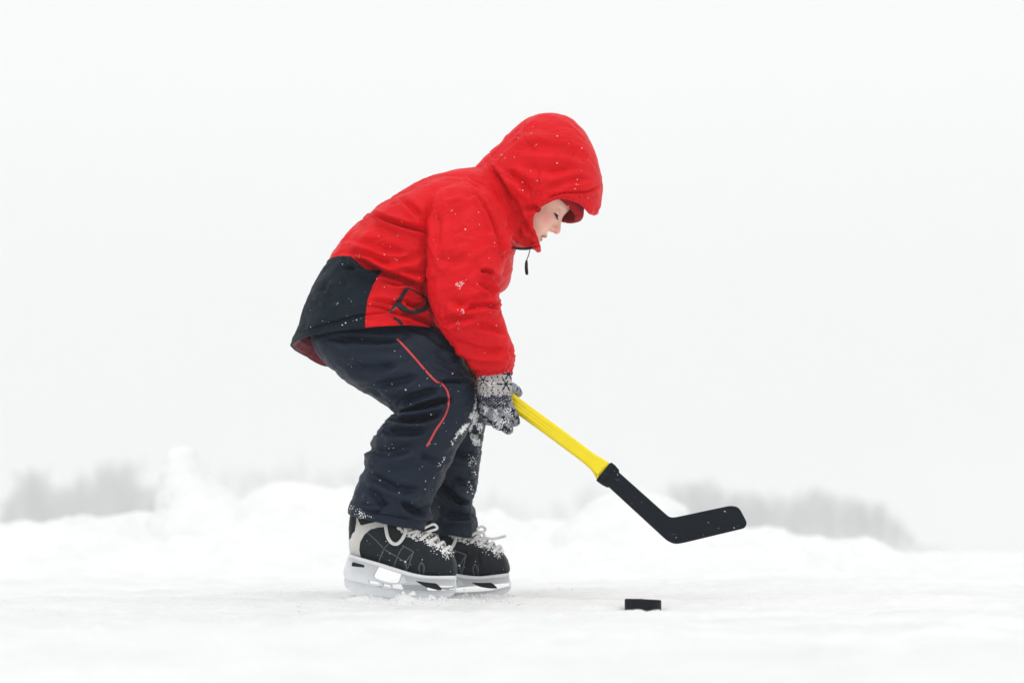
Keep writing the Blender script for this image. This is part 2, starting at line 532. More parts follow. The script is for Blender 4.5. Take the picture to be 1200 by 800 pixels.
def snow_mat(name, base=(0.88, 0.882, 0.885), low=(0.83, 0.84, 0.842), b1=0.6, icy=False):
    m, nt, b = mat(name)
    co = N_(nt, 'ShaderNodeTexCoord').outputs['Object']
    n = noise(nt, co, 2.2, 5, 0.6, (0.5, 1, 1)) if icy else noise(nt, co, 3, 5, 0.6)
    n2 = noise(nt, co, 7, 4, 0.65, (0.45, 1.0, 1.0)) if icy else noise(nt, co, 12, 3)
    f = math_(nt, 'MULTIPLY', math_(nt, 'ADD', n, math_(nt, 'MULTIPLY', n2, 0.6)), 1.0)
    r = N_(nt, 'ShaderNodeMapRange'); r.inputs[1].default_value = 0.55; r.inputs[2].default_value = 0.95
    nt.links.new(f, r.inputs[0])
    nt.links.new(mixc(nt, r.outputs[0], low, base), b.inputs['Base Color'])
    b.inputs['Roughness'].default_value = 0.75 if not icy else 0.6; b.inputs['Specular IOR Level'].default_value = 0.15
    h = math_(nt, 'ADD', noise(nt, co, 25, 5, 0.65), math_(nt, 'MULTIPLY', noise(nt, co, 160, 3, 0.6), 0.3))
    bump(nt, b, h, b1, 0.012)
    return m
M['snow'] = snow_mat('packed_snow')
M['ice'] = snow_mat('snowy_ice', (0.885, 0.89, 0.892), (0.765, 0.79, 0.792), 0.6, icy=True)
M['crust'] = plain('clinging_snow', (0.93, 0.935, 0.945), 0.8, 0.15, 0.06, 200, 0.3)

# knitted glove: 'pattern' attribute chooses yarn colour
def knit(name, a, c, attr='pattern', snowy=0.5):
    m, nt, b = mat(name)
    co = N_(nt, 'ShaderNodeTexCoord').outputs['Object']
    at = N_(nt, 'ShaderNodeAttribute', attribute_name=attr)
    n = noise(nt, co, 330, 2, 0.6)
    f = math_(nt, 'ADD', at.outputs['Fac'], math_(nt, 'MULTIPLY', math_(nt, 'SUBTRACT', n, 0.5), 0.6))
    r = N_(nt, 'ShaderNodeMapRange'); r.inputs[1].default_value = 0.4; r.inputs[2].default_value = 0.6; nt.links.new(f, r.inputs[0])
    col = mixc(nt, r.outputs[0], a, c)
    g = math_(nt, 'GREATER_THAN', noise(nt, co, 140, 4, 0.7), 1 - snowy * 0.85)
    col = mixc(nt, math_(nt, 'MULTIPLY', g, 0.85), col, SNOWC)
    nt.links.new(col, b.inputs['Base Color']); b.inputs['Roughness'].default_value = 0.95; b.inputs['Specular IOR Level'].default_value = 0.05
    h = math_(nt, 'ADD', noise(nt, co, 420, 2), math_(nt, 'MULTIPLY', noise(nt, co, 120, 3), 0.8))
    bump(nt, b, h, 0.8, 0.004)
    return m
M['glove_cuff'] = knit('patterned_knit', (0.52, 0.49, 0.47), (0.016, 0.022, 0.055), snowy=0.34)
M['glove'] = knit('grey_knit', (0.33, 0.33, 0.385), (0.02, 0.025, 0.045), snowy=0.42)

# skin: flush on cheeks and lips stored as attributes of the face
m, nt, b = mat('skin')
co = N_(nt, 'ShaderNodeTexCoord').outputs['Object']
fl = N_(nt, 'ShaderNodeAttribute', attribute_name='flush').outputs['Fac']; lp = N_(nt, 'ShaderNodeAttribute', attribute_name='lips').outputs['Fac']
c = mixc(nt, noise(nt, co, 120, 3), (0.91, 0.55, 0.42), (0.95, 0.63, 0.50))
c = mixc(nt, math_(nt, 'MULTIPLY', fl, 0.7), c, (0.88, 0.26, 0.24))
c = mixc(nt, math_(nt, 'MULTIPLY', lp, 0.9), c, (0.58, 0.21, 0.20))
nt.links.new(c, b.inputs['Base Color']); b.inputs['Roughness'].default_value = 0.5; b.inputs['Specular IOR Level'].default_value = 0.3
b.inputs['Subsurface Weight'].default_value = 0.12; b.inputs['Subsurface Radius'].default_value = (0.012, 0.005, 0.003); b.inputs['Subsurface Scale'].default_value = 0.4
bump(nt, b, noise(nt, co, 500, 2), 0.08, 0.001)
M['skin'] = m

# ---------------------------------------------------------------- the frozen lake
def ground_z(x, y):
    p = np.stack([x, y, np.zeros_like(x)], -1)
    base = 0.004 - 0.0235 * np.clip((-y - 0.12) / 0.25, 0, 1) + 0.010 * np.clip((-y - 0.8) / 1.2, 0, 1)
    near = np.exp(-((x + 0.1) ** 2 / 1.2 + y ** 2 / 0.5))
    near = np.maximum(near, np.exp(-((x - 0.27) ** 2 / 0.02 + (y + 0.3) ** 2 / 0.02)))
    roll = 0.020 * fbm(p * np.array([0.55, 1.1, 1]), 3, 3) * (1 - near)
    rough = (0.010 * fbm(p * np.array([5, 9, 1]), 4, 8, 0.6) + 0.006 * np.clip(fbm(p * np.array([11, 17, 1]), 3, 41, .55) - .15, 0, 1)) * (1 - 0.6 * near)
    crust = 0.0034 * np.clip(fbm(p * np.array([28, 40, 1]), 3, 21, 0.6) + 0.1, 0, 2)
    for cx, cy, sx, sy_, hh in ((-.19, -.150, .10, .022, .010), (-.30, -.135, .05, .02, .006), (-.06, .035, .06, .03, .006), (-.03, .150, .07, .03, .005), (.262, -.352, .03, .012, .0015)):
        crust = crust + hh * np.exp(-((x - cx) / sx) ** 2 - ((y - cy) / sy_) ** 2) * (1 + .6 * fbm(p * np.array([40, 40, 1]), 2, 55))
    far = np.clip(1 - (np.hypot(x, y) - 12) / 40, 0, 1)
    return base * np.clip(1 - (y - 2) / 20, 0, 1) + (roll + rough + crust) * far

def gline(lo, hi, f0, f1, st, growth=1.09):
    a = list(np.arange(f0, f1 + 1e-6, st)); s = st
    while a[-1] < hi: s *= growth; a.append(a[-1] + s)
    s = st; b = []
    x = f0
    while x > lo: s *= growth; x -= s; b.append(x)
    return np.array(b[::-1] + a)
gx = gline(-820, 820, -1.35, 1.35, 0.008, 1.07); gy = gline(-40, 1250, -3.2, 1.0, 0.010, 1.05)
GX, GY = np.meshgrid(gx, gy)
V = np.stack([GX.ravel(), GY.ravel(), ground_z(GX.ravel(), GY.ravel())], -1)
obj_ground = obj('snowy_ice', V, grid_faces(len(gy), len(gx), False), M['ice'])
tag(obj_ground, 'rough frozen lake covered in trampled snow', None, kind='structure')

# snow bank shovelled up at the edge of the rink
ridge = np.array([(-700, 615), (-300, 606), (-60, 613), (0, 612), (20, 608), (55, 613), (78, 608), (96, 600), (110, 607), (140, 603), (165, 600), (188, 599), (200, 598), (262, 590), (281, 586),
                  (297, 576), (318, 564), (345, 562), (372, 567), (392, 571), (412, 568), (440, 575), (490, 590), (540, 603), (562, 604), (578, 603), (600, 608), (617, 612), (630, 606), (646, 607),
                  (656, 609), (670, 609), (700, 603), (800, 604), (830, 612), (872, 621), (890, 619), (902, 616), (913, 619), (919, 626), (950, 630), (985, 634), (1000, 632), (1014, 628),
                  (1024, 632), (1034, 642), (1046, 656), (1062, 655), (1085, 651), (1120, 648), (1200, 650), (1400, 640), (1900, 632)], float)
BY = 5.0
def ridge_z(x):
    kk = (CAM_D + BY) / CAM_D
    rx = (ridge[:, 0] - 600) * PX * kk; rz = CAM_H + (HORIZON - ridge[:, 1]) * PX * kk
    return np.interp(x, rx, rz)
bx = np.concatenate([np.arange(-4.6, -2.3, 0.04), np.arange(-2.3, 2.3, 0.011), np.arange(2.3, 4.6, 0.04)]); bt = np.linspace(0, 1, 130)
BX, BT = np.meshgrid(bx, bt)
yy = BY - 2.3 + 4.6 * BT
prof = np.where(BT < .5, np.clip(BT * 2, 0, 1) ** 1.5, np.clip((1 - BT) * 2, 0, 1) ** 1.1)
p3 = np.stack([BX, yy, 0 * BX], -1)
nz = fbm(p3 * 2.4, 4, 31, 0.55) * 0.07 * (4 * BT * (1 - BT)) ** 2 * (1 - np.exp(-((BT - .5) / .05) ** 2))
rz = ridge_z(BX) 
mn = np.exp(-((BT - .5) / .12) ** 2)
rzs = mn * rz + (1 - mn) * (0.6 * rz + 0.4 * 0.16)
fine = fbm(p3 * 16, 3, 77) * 0.008
zz = prof * np.maximum(rzs + 0.02, 0.02) - 0.02 + nz * np.clip(rzs * 4, 0.2, 1) + fine
V = np.stack([BX.ravel(), yy.ravel(), zz.ravel()], -1)
tag(obj('snow_bank', V, grid_faces(len(bt), len(bx), False), M['snow']), 'low white snow bank along the far edge of the ice', None, kind='structure')

def snow_lump(name, rings, yc, hd, seed, label, cat, amp=0.02, power=2.4):
    rr = [(a, y, b_, y, yc, hd * h) for (y, a, b_, h) in rings]
    V, F, _, _ = loft(rr, 90, 0.012, power, cap1=True)
    n = vnormals(V, F); V = V + n * (amp * fbm(V * 5, 4, seed, .55))[:, None] + n * (0.006 * fbm(V * 26, 3, seed + 3))[:, None]
    base = P(np.array((rr[0][0] + rr[0][2]) / 2), np.array(630.), yc); base[2] = 0
    return tag(obj(name, V, clean(F), M['snow'], origin=base), label, cat)
snow_lump('snow_block', [(705, 165, 335, 1.35), (635, 170, 330, 1.3), (602, 184, 305, 1.1), (588, 186, 284, 1.0), (575, 189, 266, .9), (560, 190, 251, .75), (545, 193, 240, .62), (535, 196, 233, .5), (529, 201, 229, .36), (526, 208, 223, .2), (525, 213, 217, .06)],
          4.9, 0.34, 5, 'tall pointed block of white snow standing up from the bank', 'snow block', 0.006)
snow_lump('snow_mound', [(705, 636, 854, 1.45), (640, 640, 850, 1.4), (612, 666, 812, 1.15), (600, 681, 806, 1.0), (591, 691, 799, .88), (583, 704, 784, .7), (578, 716, 768, .5), (575, 728, 757, .3), (574, 738, 748, .08)],
          4.75, 0.4, 15, 'smooth rounded snow mound behind the black stick blade', 'snow mound', 0.008, 2.1)

# ---------------------------------------------------------------- bare trees across the lake
def bare_tree(seed, H, spread):
    rn = random.Random(seed); tr = []; tw = []
    def branch(p, d, L, r, lev):
        n = 4; pts = [np.array(p)]; dd = np.array(d, float)
        for i in range(n):
            dd = dd + np.array([rn.uniform(-.16, .16), rn.uniform(-.16, .16), rn.uniform(-.02, .14)]); dd /= np.linalg.norm(dd)
            pts.append(pts[-1] + dd * L / n)
        rad = np.linspace(r, r * (0.35 if lev else 0.25), n + 1)
        (tr if lev == 0 else tw).append(tube(pts, rad, 5 if lev == 0 else 3, cap=False))
        if lev >= 3: return
        k = [19, 6, 5][lev]
        for i in range(k):
            t = rn.uniform(0.06 if lev == 0 else 0.25, 1.0) * n; a = int(min(t, n - 1)); q = pts[a] + (pts[a + 1] - pts[a]) * (t - a)
            az = rn.uniform(0, 6.283); el = rn.uniform(0.35, 1.05)
            nd = np.array([math.cos(az) * math.cos(el) * spread, math.sin(az) * math.cos(el) * spread, math.sin(el)])
            nd = nd + 0.5 * dd; nd /= np.linalg.norm(nd)
            branch(q, nd, L * rn.uniform(0.3, 0.5) * (1.05 - 0.35 * t / n if lev == 0 else 1), max(r * 0.42, 0.012), lev + 1)
    branch((0, 0, -0.1), (0, 0, 1), H, 0.016 * H, 0)
    return merge(tr), merge(tw)
protos = [bare_tree(3 + 7 * i, 6.0, sp) for i, sp in enumerate((0.75, 1.0, 0.9, 0.6))]
proto_me = None
def tree_top(profile, x): return np.interp(x, [a for a, b_ in profile], [b_ for a, b_ in profile])
woods = [
    ('bare grey tree in the hazy wood at the left end of the snow bank', 'bare trees of the wood at the left', 4, 192, 7.5, 520.0,
     [(0, 590), (20, 582), (36, 553), (48, 572), (75, 578), (105, 566), (122, 556), (136, 545), (150, 562), (162, 580), (176, 580), (192, 575)], 3),
    ('faint bare tree beyond the snow bank seen between the snow block and the mound', 'faint bare trees in the middle distance', 262, 705, 13, 820.0,
     [(262, 560), (280, 556), (300, 562), (330, 556), (365, 548), (385, 562), (410, 556), (560, 582), (580, 578), (600, 592), (630, 592), (660, 592), (690, 574), (705, 574)], 1),
    ('bare grey tree in the hazy wood right of the black stick blade', 'bare trees of the wood right of the stick', 786, 1108, 6.5, 520.0,
     [(786, 580), (800, 572), (818, 568), (832, 578), (850, 585), (872, 578), (900, 586), (930, 588), (955, 580), (985, 588), (1010, 588), (1030, 590), (1050, 606), (1066, 624), (1090, 640), (1112, 646)], 3)]
tree_src = []
for i, ((tv, tf), (cv, cf)) in enumerate(protos):
    tree_src.append(None)
cnt = 0
for label, group, x0, x1, st, dist, profile, rows in woods:
    for row in range(rows):
        x = x0 + row * st * 0.5
        while x <= x1:
            top = float(tree_top(profile, x)) + 3 + random.uniform(0, 15) * (1 + row) * .6
            dd = dist + row * 50 + random.uniform(-60, 110); kk = (CAM_D + dd) / CAM_D
            h = max(1.2, CAM_H + (HORIZON - top) * PX * kk); k = cnt % 4
            loc = ((x - 600) * PX * kk, dd, 0.0)
            (tv, tf), (cv, cf) = protos[k]
            if tree_src[k] is None:
                e = bpy.data.objects.new('bare_tree', None); COL.objects.link(e)
                obj('trunk', tv, tf, M['trunk'], e); obj('crown', cv, cf, M['twig'], e)
                tree_src[k] = e
            else:
                e = tree_src[k].copy(); COL.objects.link(e)
                for ch in tree_src[k].children:
                    c2 = ch.copy(); c2.parent = e; COL.objects.link(c2)
            e.location = loc; e.rotation_euler = (0, 0, random.uniform(0, 6.28)); sc = h / 6.0 / 1.08
            e.scale = (max(sc, .45) * 1.15, max(sc, .45) * 1.15, sc)
            tag(e, label, 'tree', group)
            cnt += 1; x += st * random.uniform(0.75, 1.25)

# ================================================================ THE CHILD
BASE = np.array([(470 - 600) * PX, 0.0, 0.0])

# ---- body (head, trunk, limbs: one surface)
pitch = math.radians(40)
fv = np.array([math.cos(pitch), 0, -math.sin(pitch)]); uv = np.array([math.sin(pitch), 0, math.cos(pitch)]); lv = np.array([0, 1.0, 0])
O = P(np.array(619.), np.array(222.), 0.0)
RH = np.stack([fv, lv, uv])
def Hd(f, l, u): return O + fv * f + lv * l + uv * u
wx0, wx1 = P(np.array(555.), np.array(0.), 0)[0], P(np.array(676.), np.array(0.), 0)[0]
zz_ = lambda py: float(CAM_H + (HORIZON - py) * PX)
Xg = graded(-0.5, 0.19, 0.0021, 0.0085, [(wx0, wx1)]); Yg = graded(-0.26, 0.26, 0.0023, 0.0085, [(-0.10, 0.085)]); Zg = graded(-0.01, 0.95, 0.0021, 0.0085, [(zz_(304), zz_(178)), (zz_(512), zz_(430))])
fd = Field(Xg, Yg, Zg)
fd.ell(Hd(0.002, 0, 0.018), (0.086, 0.072, 0.078), RH)
fd.ell(Hd(0.030, 0, -0.026), (0.058, 0.058, 0.066), RH, .012)
fd.ell(Hd(0.056, 0, 0.020), (0.034, 0.052, 0.026), RH, .012)
for sg in (-1, 1):
    fd.ell(Hd(0.050, sg * 0.031, -0.034), (0.030, 0.027, 0.026), RH, .014)
    fd.ell(Hd(0.002, sg * 0.072, -0.006), (0.018, 0.008, 0.028), RH, .004)
fd.cone(Hd(0.046, -0.024, -0.064), Hd(0.064, 0, -0.077), 0.020, 0.017, .012); fd.cone(Hd(0.046, 0.024, -0.064), Hd(0.064, 0, -0.077), 0.020, 0.017, .012)
fd.ell(Hd(0.062, 0, -0.056), (0.027, 0.026, 0.02), RH, .012)
for sg in (-1, 1):
    fd.ell(Hd(0.091, sg * 0.0275, 0.000), (0.016, 0.015, 0.0105), RH, .008, sub=True)
    fd.ell(Hd(0.0715, sg * 0.029, -0.0015), (0.0125, 0.0135, 0.0115), RH, .002)
fd.cone(Hd(0.081, 0, 0.004), Hd(0.097, 0, -0.024), 0.0062, 0.0078, .009)
fd.ell(Hd(0.0985, 0, -0.027), (0.0088, 0.0085, 0.0080), RH, .004)
for sg in (-1, 1):
    fd.ell(Hd(0.0880, sg * 0.0105, -0.031), (0.0085, 0.0058, 0.0058), RH, .003)
    fd.ell(Hd(0.0945, sg * 0.0055, -0.0375), (0.0042, 0.0026, 0.0035), RH, .001, sub=True)
fd.ell(Hd(0.0850, 0, -0.0505), (0.0080, 0.017, 0.0048), RH, .004)      # upper lip
fd.ell(Hd(0.0810, 0, -0.0635), (0.0085, 0.015, 0.0052), RH, .004)      # lower lip
fd.ell(Hd(0.0890, 0, -0.0568), (0.0120, 0.019, 0.0020), RH, .0015, sub=True)
# neck, trunk, limbs inside the clothing
def Q(px, py, y): return P(np.array(float(px)), np.array(float(py)), y)
fd.cone(Hd(-0.02, 0, -0.05), Q(572, 248, 0), 0.046, 0.05, .02)
fd.cone(Q(560, 255, 0), Q(500, 290, 0), 0.085, 0.09, .03); fd.cone(Q(500, 290, 0), Q(430, 375, 0), 0.09, 0.088, .03)
for sg in (-1, 1):
    fd.cone(Q(545, 252, sg * .075), Q(540, 262, sg * .125), 0.045, 0.038, .03)
NEAR = dict(sh=(542, 258, -.13), el=(545, 360, -.165), wr=(578, 436, -.118), kn=(512, 472, -.092), hip=(430, 395, -.07), an=(455, 612, -.085))
FAR = dict(sh=(542, 262, .13), el=(540, 362, .12), wr=(570, 440, .03), kn=(522, 472, .095), hip=(430, 398, .07), an=(520, 622, .10))
for d in (NEAR, FAR):
    fd.cone(Q(*d['sh']), Q(*d['el']), 0.034, 0.028, .02); fd.cone(Q(*d['el']), Q(*d['wr']), 0.028, 0.021, .015)
    fd.cone(Q(*d['hip']), Q(*d['kn']), 0.062, 0.045, .03); fd.cone(Q(*d['kn']), Q(*d['an']), 0.045, 0.026, .015)
def hand_chain(near):
    if near:
        palm = [((578, 444, -.112), (571, 470, -.094), .019), ((582, 444, -.112), (582, 472, -.096), .019), ((586, 446, -.110), (590, 468, -.094), .018)]
        fing = [[(569, 470, -.092), (567, 482, -.086), (573, 491, -.070), (579, 494, -.056)], [(578, 473, -.094), (578, 487, -.090), (583, 497, -.074), (587, 499, -.058)],
                [(586, 473, -.094), (590, 489, -.090), (594, 501, -.076), (596, 503, -.060)], [(592, 470, -.092), (599, 482, -.086), (603, 491, -.074), (603, 494, -.060)]]
        thumb = [(592, 450, -.100), (600, 455, -.078), (604, 458, -.056), (607, 460, -.044)]
    else:
        palm = [((570, 444, .022), (566, 466, -.012), .018), ((574, 446, .020), (576, 468, -.014), .018)]
        fing = [[(564, 462, -.012), (559, 466, -.030), (558, 462, -.050), (562, 456, -.060)], [(569, 468, -.014), (566, 473, -.034), (566, 470, -.056), (569, 463, -.068)],
                [(575, 470, -.016), (573, 478, -.034), (574, 476, -.056), (577, 470, -.068)], [(580, 468, -.016), (581, 476, -.034), (583, 476, -.054), (585, 472, -.066)]]
        thumb = [(574, 452, .004), (580, 450, -.016), (583, 450, -.034), (585, 453, -.046)]
    return palm, fing, thumb
for near in (True, False):
    palm, fing, thumb = hand_chain(near)
    w = NEAR['wr'] if near else FAR['wr']
    for a, b_, r in palm:
        fd.cone(Q(*a), Q(*b_), r * .72, r * .62, .006); fd.cone(Q(*w), Q(*a), .018, r * .72, .006)
    for ch in fing + [thumb]:
        for a, b_ in zip(ch[:-1], ch[1:]): fd.cone(Q(*a), Q(*b_), .0062, .0055, .002)
for d, tx in ((NEAR, 522), (FAR, 582)):
    ax, ay, az = d['an']; fd.cone(Q(ax - 22, ay + 26, az), Q(tx, ay + (42 if d is NEAR else 34), az), .02, .016, .02); fd.cone(Q(ax, ay, az), Q(ax - 22, ay + 26, az), .024, .02, .02)
V, F = fd.mesh()
hx = (V - O) @ RH.T
flush = np.exp(-(((hx[:, 0] - 0.066) / .020) ** 2 + ((np.abs(hx[:, 1]) - 0.042) / .026) ** 2 + ((hx[:, 2] + 0.028) / .016) ** 2)) + 0.75 * np.exp(-(((hx[:, 0] - 0.100) / .012) ** 2 + (hx[:, 1] / .012) ** 2 + ((hx[:, 2] + 0.029) / .012) ** 2))
lips = np.clip(1.5 * np.exp(-(((hx[:, 0] - 0.089) / .011) ** 4 + (hx[:, 1] / .018) ** 4 + ((hx[:, 2] + 0.0572) / .0088) ** 4)) - .2, 0, 1)
NF = vnormals(V, F)
if (NF * (V - V.mean(0))).sum() < 0: F = F[:, ::-1]
person = obj('person', V, F, M['skin'], origin=BASE, attrs={'flush': np.clip(flush, 0, 1), 'lips': lips})
tag(person, 'child in hooded red jacket, navy trousers and ice skates bending over a hockey stick', 'person')
hb = bvh_of(V, F)
def C(name, V, F, mt, parent=None, **kw):
    o = obj(name, V, F, mt, parent if parent is not None else person, origin=BASE, **kw)
    if name == 'snow_crumbs': o['kind'] = 'stuff'
    return o

# eyes, lashes and brows
parts_l = []; parts_b = []
for sg in (-1, 1):
    arc = [Hd(0.0715 + 0.0125 * math.cos(a) * 0.98 + .0012, sg * (0.029 + 0.0125 * math.sin(a)), -0.0075 + .0012 * math.cos(a)) for a in np.linspace(-0.75, 1.25, 9)]
    parts_l.append(tube(arc, np.array([.0004, .0006, .0008, .0010, .0011, .0011, .0010, .0008, .0005]), 6))
    for a in np.linspace(-0.6, 1.2, 13):
        p0 = Hd(0.0715 + 0.0125 * math.cos(a), sg * (0.029 + 0.0125 * math.sin(a)), -0.0075)
        p1 = p0 + fv * 0.0065 * math.cos(a) + lv * sg * 0.0055 * math.sin(a) - uv * 0.004
        parts_l.append(tube([p0, (p0 + p1) / 2 - uv * .0008, p1], [.0007, .0005, .0002], 4))
    br = [Hd(0.0855 - 0.0022 * k * k * .55, sg * (0.013 + 0.0062 * k), 0.0125 + 0.0022 * math.sin(k * .7)) for k in np.linspace(0, 4.4, 9)]
    parts_b.append(tube(br, np.array([.001, .0017, .0019, .0019, .0018, .0016, .0013, .001, .0006]), 6, 0.5))
lash = C('eyelashes', *merge(parts_l), M['lash']); C('eyebrows', *merge(parts_b), M['brow'])

# ---- knitted cap under the hood
nb, nu = 70, 150
be = np.linspace(0.02, math.pi * 0.80, nb); th = np.linspace(0, 2 * math.pi, nu, endpoint=False)
BE, TH = np.meshgrid(be, th, indexing='ij')
cf, cl, cu_ = np.sin(BE) * np.cos(TH), np.sin(BE) * np.sin(TH), np.cos(BE)
rf = np.where(cf > 0, 0.107, 0.090)
f_, l_, u_ = 0.010 + rf * cf, 0.084 * cl, 0.026 + 0.080 * cu_
rim = -0.010 - 0.20 * l_ + 0.19 * f_ - 0.10 * np.clip(-f_, 0, 1)
roll = np.exp(-((u_ - rim - 0.013) / 0.010) ** 2) * 0.006
rr_ = 1 + roll / 0.09
V = O + (f_ * rr_)[..., None] * fv + (l_ * rr_)[..., None] * lv + u_[..., None] * uv
V = V.reshape(-1, 3); F = grid_faces(nb, nu); nn = vnormals(V, F)
if (nn * (V - O)).sum() < 0: F = F[:, ::-1]; nn = -nn
V = V + nn * (0.0012 * np.sin(TH.ravel() * 70))[:, None]
(pv, pf, _), _n = clip(V, F, (u_ - rim).ravel(), np.zeros((len(V), 1)))
cap = C('knit_cap', pv, pf, M['knit_red'])
md = cap.modifiers.new('thickness', 'SOLIDIFY'); md.thickness = 0.006; md.offset = -1

# ---- jacket trunk
tor = [(342, 407, 520, 389, 0, .182, 4), (348, 390, 526, 372, 0, .180, 3), (357, 362, 536, 356, 0, .170, 2), (372, 330, 552, 348, 0, .160), (388, 300, 572, 345, 0, .164), (411, 272, 590, 338, 0, .170),
       (440, 245, 597, 325, 0, .172), (470, 228, 599, 308, 0, .170), (500, 214, 601, 294, 0, .160), (530, 203, 604, 288, 0, .138), (556, 198, 608, 284, 0, .105), (578, 200, 614, 276, 0, .080), (594, 206, 618, 262, 0, .066)]
V, F, T, TH = loft(tor, 220, 0.0028, 2.35)
px, py = unP(V)
far_back = np.clip(np.sin(TH), 0, 1) ** .5 * np.exp(-((px - 382) / 24) ** 2) * np.clip(1 - T / 1.2, 0, 1)
V[:, 2] -= far_back * 17 * PX
tor_creases = [
    ([(432, 248), (448, 256), (466, 262), (486, 268), (504, 273)], 2.8, 7), ([(466, 231), (480, 240), (492, 252), (502, 262)], 3.5, 3.5),
    ([(405, 280), (430, 284), (455, 292), (480, 296)], 4.5, 3.2), ([(398, 296), (425, 297), (448, 306), (470, 314)], 4, 4), ([(452, 300), (470, 306), (488, 300), (500, 292)], 4, 3),
    ([(408, 300), (428, 310), (446, 320), (470, 327), (490, 335), (506, 342)], 4.0, 8.5, .8), ([(460, 318), (480, 318), (502, 322)], 4, 4),
    ([(432, 352), (446, 353), (462, 356), (476, 350)], 2.6, 3.2), ([(428, 359), (444, 360), (460, 366), (480, 374)], 1.6, 3), ([(470, 366), (490, 372), (508, 384)], 2.5, 5),
    ([(347, 391), (388, 379), (428, 369), (470, 366)], 1.3, 2.0, .3), ([(372, 335), (385, 345), (392, 362)], 5, 2.5), ([(405, 322), (400, 345), (404, 365)], 5, 2.2),
    ([(440, 328), (462, 335), (482, 337), (500, 346)], 2.6, 6), ([(446, 324), (466, 332), (486, 340), (506, 352)], 7.5, 5, .1), ([(474, 350), (482, 357), (491, 359), (500, 354)], 3.2, 9, .1), ([(466, 366), (484, 373), (500, 380)], 2.5, 6), ([(507, 224), (500, 258), (499, 310), (503, 352), (513, 382)], 4.5, 6, .1), ([(548, 205), (566, 222), (580, 244), (594, 268)], 3, 4),
    ([(400, 315), (420, 316), (440, 328)], 2.5, 3)]
tor_creases += crumple(395, 215, 505, 330, 42, 22, 22, 1) + crumple(350, 310, 430, 400, 16, -10, 35, 2, d=(.25, .6)) + crumple(430, 330, 505, 380, 16, 18, 15, 3) + crumple(540, 205, 600, 290, 16, 60, 20, 4)
V = cloth(V, F, tor_creases, 0.0036, 13, 1, (0.8, 1, 1.6))
N = vnormals(V, F); px, py = unP(V)
# navy lower back panel: its edge runs along this outline (same on the far side)
panel = [(300, 440), (300, 300), (372, 309), (386, 302), (396, 299), (410, 299), (418, 306), (428, 314), (447, 318), (437, 334), (431, 350), (428, 372), (428, 400), (428, 440)]
sd = poly_sd(px, py, panel)
V = V - N * (0.0022 * np.exp(-(sd / 1.2) ** 2))[:, None]
N = vnormals(V, F)
(pv, pf, pn), (jv, jf, jn) = clip(V, F, sd, N)
jacket = C('jacket', jv, jf, M['red'], normals=jn)
C('hem_panel', pv, pf, M['navy_panel'], jacket, normals=pn)
tb = bvh_of(V, F)
# lining turned in at the hem
nu = 220
def ring_in(i, k, dz=0.0):
    q = V[i * nu:(i + 1) * nu]; c_ = q.mean(0)
    return q + (c_ - q) * k + np.array([0, 0, dz])
rows = [ring_in(0, 0.0), ring_in(0, .012, -.0012), ring_in(0, .03, 0)] + [ring_in(i, .055 + .006 * min(i, 8)) for i in range(1, 17)]
C('hem_binding', np.vstack(rows[:3]), grid_faces(3, nu), M['navy_panel'], jacket)
rows = [ring_in(0, .027, -.0005)] + rows[2:]
lf = grid_faces(len(rows), nu)
C('lining', np.vstack(rows), lf, M['red_lining'], jacket)

# pocket, zip tapes on the near side
pp = []
for poly, r in (([(477, 337), (472, 345), (467, 353), (461, 361)], .0042), ([(466, 355), (472, 361), (482, 365), (493, 364), (500, 359), (503, 350)], .0062),
                ([(478, 337), (486, 341), (495, 346), (503, 351)], .0022), ([(461, 372), (466, 375), (471, 380)], .0030)):
    q = stitched(tb, poly, r, 0.0008, 8, 0.55)
    if q: pp.append(q)
C('pocket_trim', *merge(pp), M['black_trim'], jacket)
q = stitched(tb, [(455, 367), (460, 363), (464, 360)], .0013, .002, 6, 1); C('pocket_zip_pull', *q, M['grey_line'], jacket)

# ---- sleeves
slv = [(520, 212, 566, 218, -.085, .030), (510, 224, 582, 234, -.112, .055), (505, 242, 592, 256, -.128, .066), (502, 268, 594, 280, -.138, .069), (500, 300, 591, 304, -.148, .070), (501, 328, 588, 326, -.156, .068), (504, 352, 586, 346, -.160, .065),
       (513, 378, 587, 368, -.158, .062), (528, 402, 596, 390, -.148, .059), (543, 419, 602, 408, -.136, .054), (553, 430, 601, 424, -.126, .046), (559, 437, 598, 434, -.120, .037), (561, 441, 596, 438, -.118, .034), (563, 437, 594, 434, -.118, .030), (565, 428, 592, 424, -.118, .028)]
near_creases = [
    ([(545, 216), (562, 234), (576, 258), (584, 284), (590, 312)], 2.6, 5), ([(590, 262), (597, 275), (594, 292), (588, 304)], 2.4, 5), ([(563, 317), (570, 319), (578, 322)], 2.6, 9), ([(578, 322), (586, 338), (584, 352)], 3, 4),
    ([(543, 366), (556, 360), (570, 358), (586, 361)], 3.4, 8), ([(516, 378), (530, 374), (548, 371), (562, 366)], 4.0, 5), ([(522, 350), (545, 356), (566, 350), (580, 344)], 5, 3.5),
    ([(530, 398), (552, 408), (574, 412), (598, 410)], 5, 3.5), ([(548, 420), (566, 424), (590, 424)], 3, 3), ([(512, 300), (530, 306), (552, 304)], 6, 2.2), ([(512, 248), (514, 270), (512, 296)], 4, 3),
    ([(560, 330), (575, 340), (583, 350)], 3, 3), ([(555, 380), (575, 384), (594, 392)], 4, 3.2), ([(520, 232), (540, 226), (556, 232)], 4, 2.5)]
near_creases += crumple(503, 225, 588, 320, 22, 40, 40, 5) + crumple(503, 320, 590, 432, 44, 8, 26, 6)
